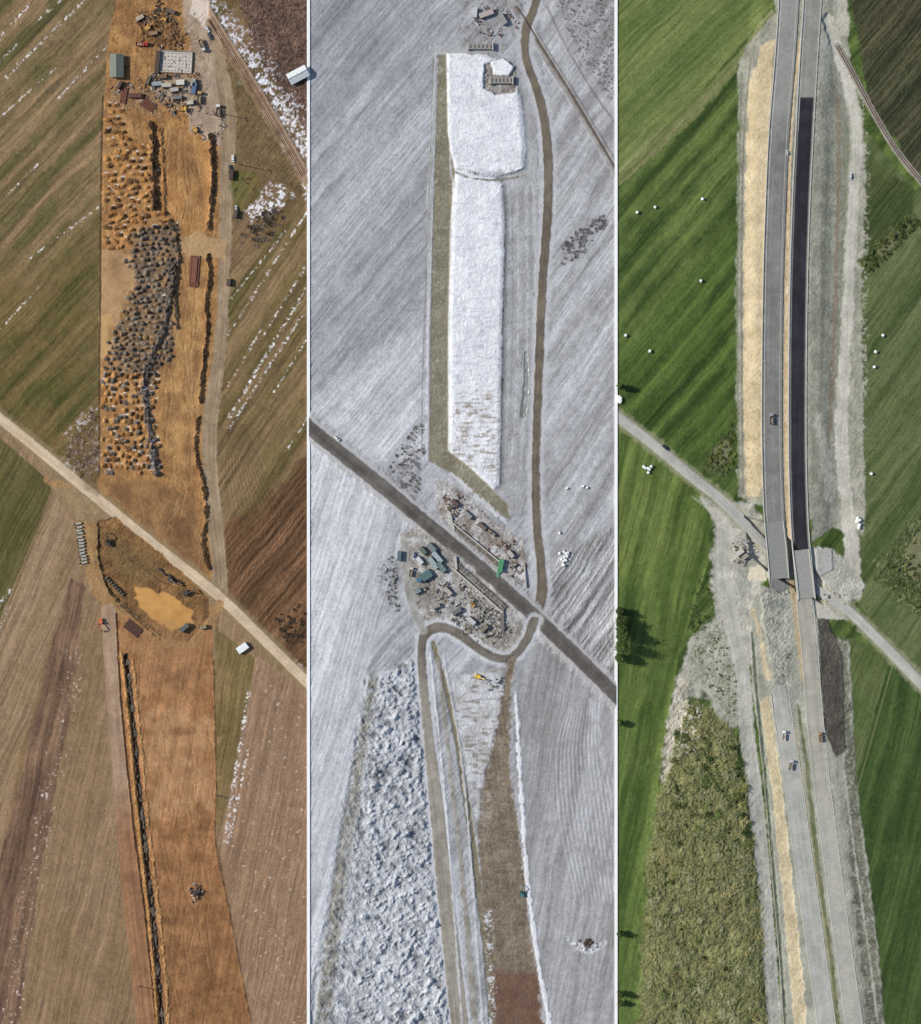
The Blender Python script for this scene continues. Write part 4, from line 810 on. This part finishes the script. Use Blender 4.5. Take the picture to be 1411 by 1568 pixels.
excavator(733,1036,-20,(235,190,40),z=.4,sc=.95);excavator(800,1368,90,(70,122,122),z=.1,sc=.9);excavator(690,778,30,(110,96,80),z=.2,sc=.8);truck(752,815,-40,(150,150,150),(110,104,98),.2,.8);car(700,925,30,(190,190,192),.2,.9);truck(630,876,80,(200,200,200),(140,136,128),.2,.8);excavator(724,925,120,(190,150,60),z=.2,sc=.8);car(636,850,80,(70,80,110),.2,.9)
clutter('scaffolding_parts_pile',[(640,880),(700,890),(745,925),(772,985),(735,988),(690,960),(645,935)],520,[(200,200,198),(110,104,100),(160,146,126),(96,108,120),(60,58,58),(176,170,140)],z=.2,ang0=.7,smax=2.6,hmax=.8)
clutter('construction_material_pile',[(690,880),(720,885),(780,945),(795,975),(760,985),(730,940)],260,[(210,210,208),(120,110,100),(150,140,125),(70,66,66)],z=.2,ang0=-.7,smax=2.6,hmax=.8)
clutter('construction_material_pile',[(672,745),(720,765),(790,830),(808,875),(780,885),(735,840),(690,795)],420,[(205,205,205),(124,92,78),(96,86,80),(150,122,98),(60,56,54),(170,170,172)],z=.2,ang0=-.7,smax=2.6,hmax=.8)
clutter('scaffolding_parts_pile',[(742,1040),(768,1036),(772,1052),(748,1058)],40,[(84,92,104),(60,60,66),(180,180,182)],z=.3,smax=2.4)
clutter('construction_material_pile',[(712,0),(770,10),(800,40),(770,62),(720,45)],140,[(205,205,208),(120,112,108),(140,100,92),(90,90,96)],z=.1,smax=2.4,hmax=.8)
clutter('construction_material_pile',[(590,870),(608,870),(612,930),(596,935)],50,[(120,118,116),(90,88,88),(190,190,192)],z=.1,smax=2.2)
CON=pm((176,172,166),.85);DK=pm((92,86,82),.85)
def wall(name,pts,w,h,z=0,mat=CON): return ribbon(name,pts,w,z,z+h,mat,sm=False)
# bridge under construction: edge beams either side of the road, open rebar bays and parapets
def bridge_side(pts,off,nm='bridge_edge_beam'):
    P=np.array(pts,float);o=ribbon(nm,pts,2.6,.2,1.0,pm((128,122,114),.85),sm=False,off=off)
    a,b=P[0],P[-1];L=np.linalg.norm(b-a)*S;ang=math.atan2(-(b[1]-a[1]),b[0]-a[0]);q=MB();n=int(L/1.1)
    for i in range(n):
        t=(i+.5)/n;X=wx(a[0]+(b[0]-a[0])*t)-math.sin(ang)*off*S;Y=wy(a[1]+(b[1]-a[1])*t)+math.cos(ang)*off*S
        q.box(X,Y,1.12,.3,2.9,.22,pm(random.choice([(90,70,60),(150,146,140),(70,66,64)]),.8),rz=ang)
    r=q.done('reinforcement_bars',CX,CY,0)
bridge_side([(700,806),(768,864)],-3);bridge_side([(692,862),(772,934)],4)
wall('bridge_parapet',[(694,801),(735,835),(765,860)],.8,1.7);wall('bridge_parapet',[(693,870),(733,905),(770,938)],1.1,1.7)
wall('concrete_wing_wall',[(690,788),(692,800),(696,812)],1.4,1.6);wall('concrete_wing_wall',[(697,852),(699,872)],1.6,1.8);wall('concrete_wing_wall',[(769,932),(770,966)],2.2,1.6,mat=pm((110,108,104),.85))
wall('concrete_wing_wall',[(803,862),(806,900)],.7,1.4)
def pier(x,y,L,W,z,h=2.,ang=0):
    q=MB();q.box(0,0,h/2,L,W,h,CON);q.box(0,0,h+.25,L+.8,W+.5,.5,pm((140,136,130),.85))
    for i in range(6): q.box(-L/2+(i+.5)*L/6,0,h+.7,.3,W*.6,.5,STEEL)
    for s_ in (-1,1): q.box(s_*L/2,0,h*.7,.7,W+1.6,h*1.3,CON)
    q.done('bridge_abutment',x,y,z,ang)
pier(736,72,15,3,0);pier(768,124,14,3.4,.4,2.)
gm_=pm((90,146,112),.7);q=MB();q.box(0,0,.5,8,2,.9,gm_);q.box(.5,0,1.1,6,1.4,.3,gm_);q.done('green_tarpaulin_stack',765,874,.2,70)
g=MB()
for i in range(14): bale(866+random.gauss(0,4),852+random.gauss(0,6),group=g,r=.8)
g.done('wrapped_hay_bales',CX,CY,.1)
for x,y in [(893,745),(899,747),(868,748),(857,816)]: bale(x,y,.1,.7)
car(516,672,-40,(230,230,230),.9,.9)
# ---- panel 3 objects
for x,y in [(976,325),(1003,317),(1076,305),(1073,430),(958,514),(995,538),(1352,514),(1341,539),(1339,562),(1334,725)]: bale(x,y,.1,.95)
g=MB()
for i in range(9): bale(1314+random.gauss(0,2),802+random.uniform(-9,9),group=g)
g.done('wrapped_hay_bales',CX,CY,.1);g=MB()
for i in range(9): bale(949+random.gauss(0,1.5),615+random.uniform(-9,9),group=g)
for i in range(7): bale(991+random.gauss(0,3),717+random.gauss(0,3),group=g)
g.done('wrapped_hay_bales',CX,CY,.1)
WL=pm((200,200,198),.6);BAR=pm((190,188,182),.7);GR=pm((150,150,150),.4,.5)
for L_,o,w,z1,nm,mt in [(lc,15,.4,Hz+.4,'guard_rail',GR),(lc,-15.5,.45,Hz+.5,'concrete_barrier',BAR),(rc,13.5,.35,Hz+.5,'concrete_barrier',BAR),(rc,-13.6,.6,Hz+.5,'concrete_barrier',BAR)]:
    ribbon(nm,[(a,b) for a,b,_ in L_],w,Hz-.6,z1,mt,off=o)
ribbon('road_marking',[(a,b) for a,b,_ in lc],.24,Hz-.1,Hz+.02,WL,off=-11.5);ribbon('road_marking',[(a,b) for a,b,_ in lc],.18,Hz-.1,Hz+.02,WL,off=12);ribbon('road_marking',[(a,b) for a,b,_ in rc[:4]],.2,Hz-.1,Hz+.02,WL,off=-10)
for L_,o,mt in [(ls,13.6,BAR),(ls,-13.6,BAR),(rs2,12.6,BAR),(rs2,-12.2,BAR)]:
    ribbon('road_kerb',[(a,b) for a,b,w in L_],.4,.9,1.33,mt,off=o)
ASP=pm((131,131,130),.9,0,.12,.6);AS2=pm((144,143,140),.9,0,.12,.6)
def deck(pts,w,mat,nm='highway_bridge'):
    o=ribbon(nm,pts,w*S,Hz-.9,Hz+.03,mat,sm=False)
    for s_ in (-1,1):
        r=ribbon('parapet',pts,.4,Hz,Hz+.6,pm((200,198,190),.7),sm=False,off=s_*(w/2-.4));r.parent=o
    for k in (.18,.82):
        a=np.array(pts[0])*(1-k)+np.array(pts[-1])*k;q=MB();q.box(0,0,0,w*S*.9,1.2,4.2,CON);r=q.done('pier',a[0],a[1],-1.6,-38);r.parent=o
deck([(1184.5,800),(1189,840),(1193,886)],30,ASP);deck([(1226,842),(1231,880),(1235,916)],25,AS2)
container(1133,846,35,5,2.4,(196,194,186));container(1141,852,35,4,2.4,(160,150,134))
clutter('construction_material_pile',[(1120,830),(1142,824),(1160,848),(1144,868),(1122,860)],130,[(206,204,198),(150,146,138),(110,104,96),(180,170,150)],ang0=.6,smax=2.4)
clutter('construction_material_pile',[(1244,900),(1300,900),(1318,915),(1290,930),(1250,925)],40,[(190,188,180),(120,116,108)],smax=1.6,z=.1,hmax=.6)
clutter('construction_material_pile',[(1170,900),(1210,900),(1216,1040),(1190,1040)],60,[(176,174,166),(112,110,104)],smax=1.6,z=1.2,hmax=.6)
truck(1181,642,92,(150,156,160),(110,114,118),Hz,.9,'road_roller_truck');truck(1211,1171,80,(196,198,200),(170,170,168),1.2,.85);truck(1200,1126,85,(238,240,240),(225,226,226),1.2,.8,'delivery_van');truck(1256,1128,96,(176,128,80),(150,118,86),1.2,.8)
car(1019,685,-40,(56,60,66),.1);car(1205,235,90,(190,190,190),Hz,.8);car(1302,270,85,(210,210,205),.1)
# ---- vegetation
TW='bare_shrub_thicket'
twigs(TW,scat([(378,345),(410,318),(440,320),(428,350),(395,378),(368,370)],50,1.2,3.,.8),70,.09,[(104,92,80),(84,74,66),(132,118,102)])
twigs(TW,scat([(352,-20),(470,-20),(470,185),(400,90)],420,.8,2.2,.5),40,.09,[(118,94,82),(98,78,70),(140,116,102)])
twigs(TW,scat([(420,945),(468,920),(468,985),(440,985)],50,.9,2.4,.7),60,.09,[(96,80,64),(74,62,52)])
twigs(TW,scat([(96,690),(148,615),(152,700),(128,738)],60,.8,1.8,.6),46,.08,[(130,106,92),(104,84,72),(150,130,120)])
twigs(TW,scat([(350,262),(395,262),(400,290),(360,300)],14,.8,1.6,.6),40,.08,[(90,82,60)])
twigs(TW,scat([(860,375),(895,340),(932,325),(925,350),(885,395),(862,408)],80,.9,2.4,.6,.1),60,.08,[(124,122,122),(140,139,140),(104,102,102)])
twigs(TW,scat([(582,740),(610,690),(645,640),(650,690),(640,775),(618,760)],110,.8,2.,.6,.1),46,.08,[(128,124,122),(108,104,102),(146,144,144)])
twigs(TW,scat([(845,-10),(940,-10),(940,160),(880,70)],220,.6,1.5,.5,.1),26,.07,[(140,134,130),(120,114,110)])
twigs(TW,scat([(585,860),(608,850),(612,940),(592,935)],30,.8,1.6,.6,.1),40,.08,[(100,96,94)])
SAT=.88;TINT=np.array([1.06,1.02,.86],dtype=np.float32)
ST='shrub_thicket'
leaves(ST,scat([(1046,1085),(1080,1095),(1125,1130),(1140,1200),(1156,1330),(1166,1480),(1172,1600),(980,1600),(992,1450),(998,1320),(1012,1220),(1034,1130)],230,1.4,4.4,.7,1.4),150,.62,[(118,122,70),(92,104,56),(140,136,90),(74,88,46),(60,74,40),(150,142,98)])
leaves(ST,scat([(1046,1085),(1080,1095),(1125,1130),(1140,1200),(1156,1330),(1166,1480),(1172,1600),(980,1600),(992,1450),(998,1320),(1012,1220),(1034,1130)],300,.7,2.,.6,1.4),90,.5,[(140,140,90),(104,114,64),(160,154,112),(178,172,140)])
leaves(ST,scat([(1075,1095),(1125,1130),(1140,1200),(1150,1300),(1100,1320),(1060,1200)],90,1.4,3.8,.8,1.4),150,.6,[(78,98,52),(92,112,60),(62,80,42)])
leaves(ST,scat([(1078,712),(1110,662),(1128,640),(1126,715),(1108,735),(1086,728)],40,1,2.6,.8),140,.6,[(78,92,48),(96,108,56),(110,116,62)])
leaves(ST,scat([(1318,405),(1345,372),(1400,325),(1408,345),(1350,405),(1322,425)],50,1,2.6,.8),140,.6,[(70,82,46),(84,94,54),(98,106,64)])
leaves(ST,scat([(1335,890),(1365,850),(1410,785),(1480,760),(1480,1000),(1408,950),(1370,905)],150,.8,2.6,.7),110,.6,[(96,108,62),(80,94,52),(122,128,82)])
leaves(ST,scat([(1062,900),(1088,860),(1092,945),(1066,985),(1052,960)],50,.7,2,.7),80,.5,[(96,108,62),(78,92,52)])
leaves(ST,scat([(1066,985),(1100,965),(1128,1010),(1128,1100),(1085,1060)],60,.6,1.7,.6),70,.5,[(96,108,62),(78,92,52)])
def tree(x,y,h,r):
    q=MB();bk=pm((90,76,60),.9);q.cyl(0,0,h*.3,.35,h*.6,bk,r2=.2)
    for i in range(6):
        a=i*1.05;q.box(math.cos(a)*r*.3,math.sin(a)*r*.3,h*(.45+.05*i),r*.8,.16,.16,bk,rz=a,ry=-.6)
    o=q.done('deciduous_tree',x,y,0)
    l=leaves('crown',[(x,y,h*.3,r,h*.6)],1100,.8,[(66,82,44)]);l.parent=o;l.matrix_parent_inverse=o.matrix_basis.inverted()
for x,y,h,r in [(952,972,21,3.8),(950,950,17,3.4),(951,990,23,3.8),(950,1006,15,3.2),(950,936,12,2.8),(951,962,14,3.4),(950,592,10,2),(950,1106,8,2),(950,1428,9,2),(950,1520,11,2.2),(950,1534,8,1.8)]: tree(x,y,h,r)
# ================================================================ light, camera
el=math.radians(38);dx,dy=-.975,.22
n_=math.hypot(dx,dy);dx/=n_;dy/=n_
sd=Vector((dx*math.cos(el),dy*math.cos(el),math.sin(el)))
L=bpy.data.lights.new('sun','SUN');L.energy=4.2;L.angle=math.radians(.6);L.color=(1,.955,.89)
o=link(bpy.data.objects.new('sun',L));o.rotation_euler=(-sd).to_track_quat('-Z','Y').to_euler();o.location=sd*500
w=bpy.data.worlds.new('World');bpy.context.scene.world=w;w.use_nodes=True;nt=w.node_tree
sk=nt.nodes.new('ShaderNodeTexSky');sk.sky_type='NISHITA';sk.sun_disc=False;sk.sun_elevation=el;sk.sun_rotation=math.atan2(dx,dy)%(2*math.pi)
bg=nt.nodes['Background'];nt.links.new(sk.outputs[0],bg.inputs[0]);bg.inputs[1].default_value=.115
cam=bpy.data.cameras.new('camera');co=link(bpy.data.objects.new('camera',cam));H=1500.
cam.sensor_fit='VERTICAL';cam.sensor_height=24;cam.lens=24*H/(1568*S);cam.clip_end=20000;cam.clip_start=1
co.location=(0,0,H);co.rotation_euler=(0,0,0)
sc_=bpy.context.scene;sc_.camera=co
sc_.view_settings.view_transform='Standard';sc_.view_settings.look='None';sc_.view_settings.exposure=0
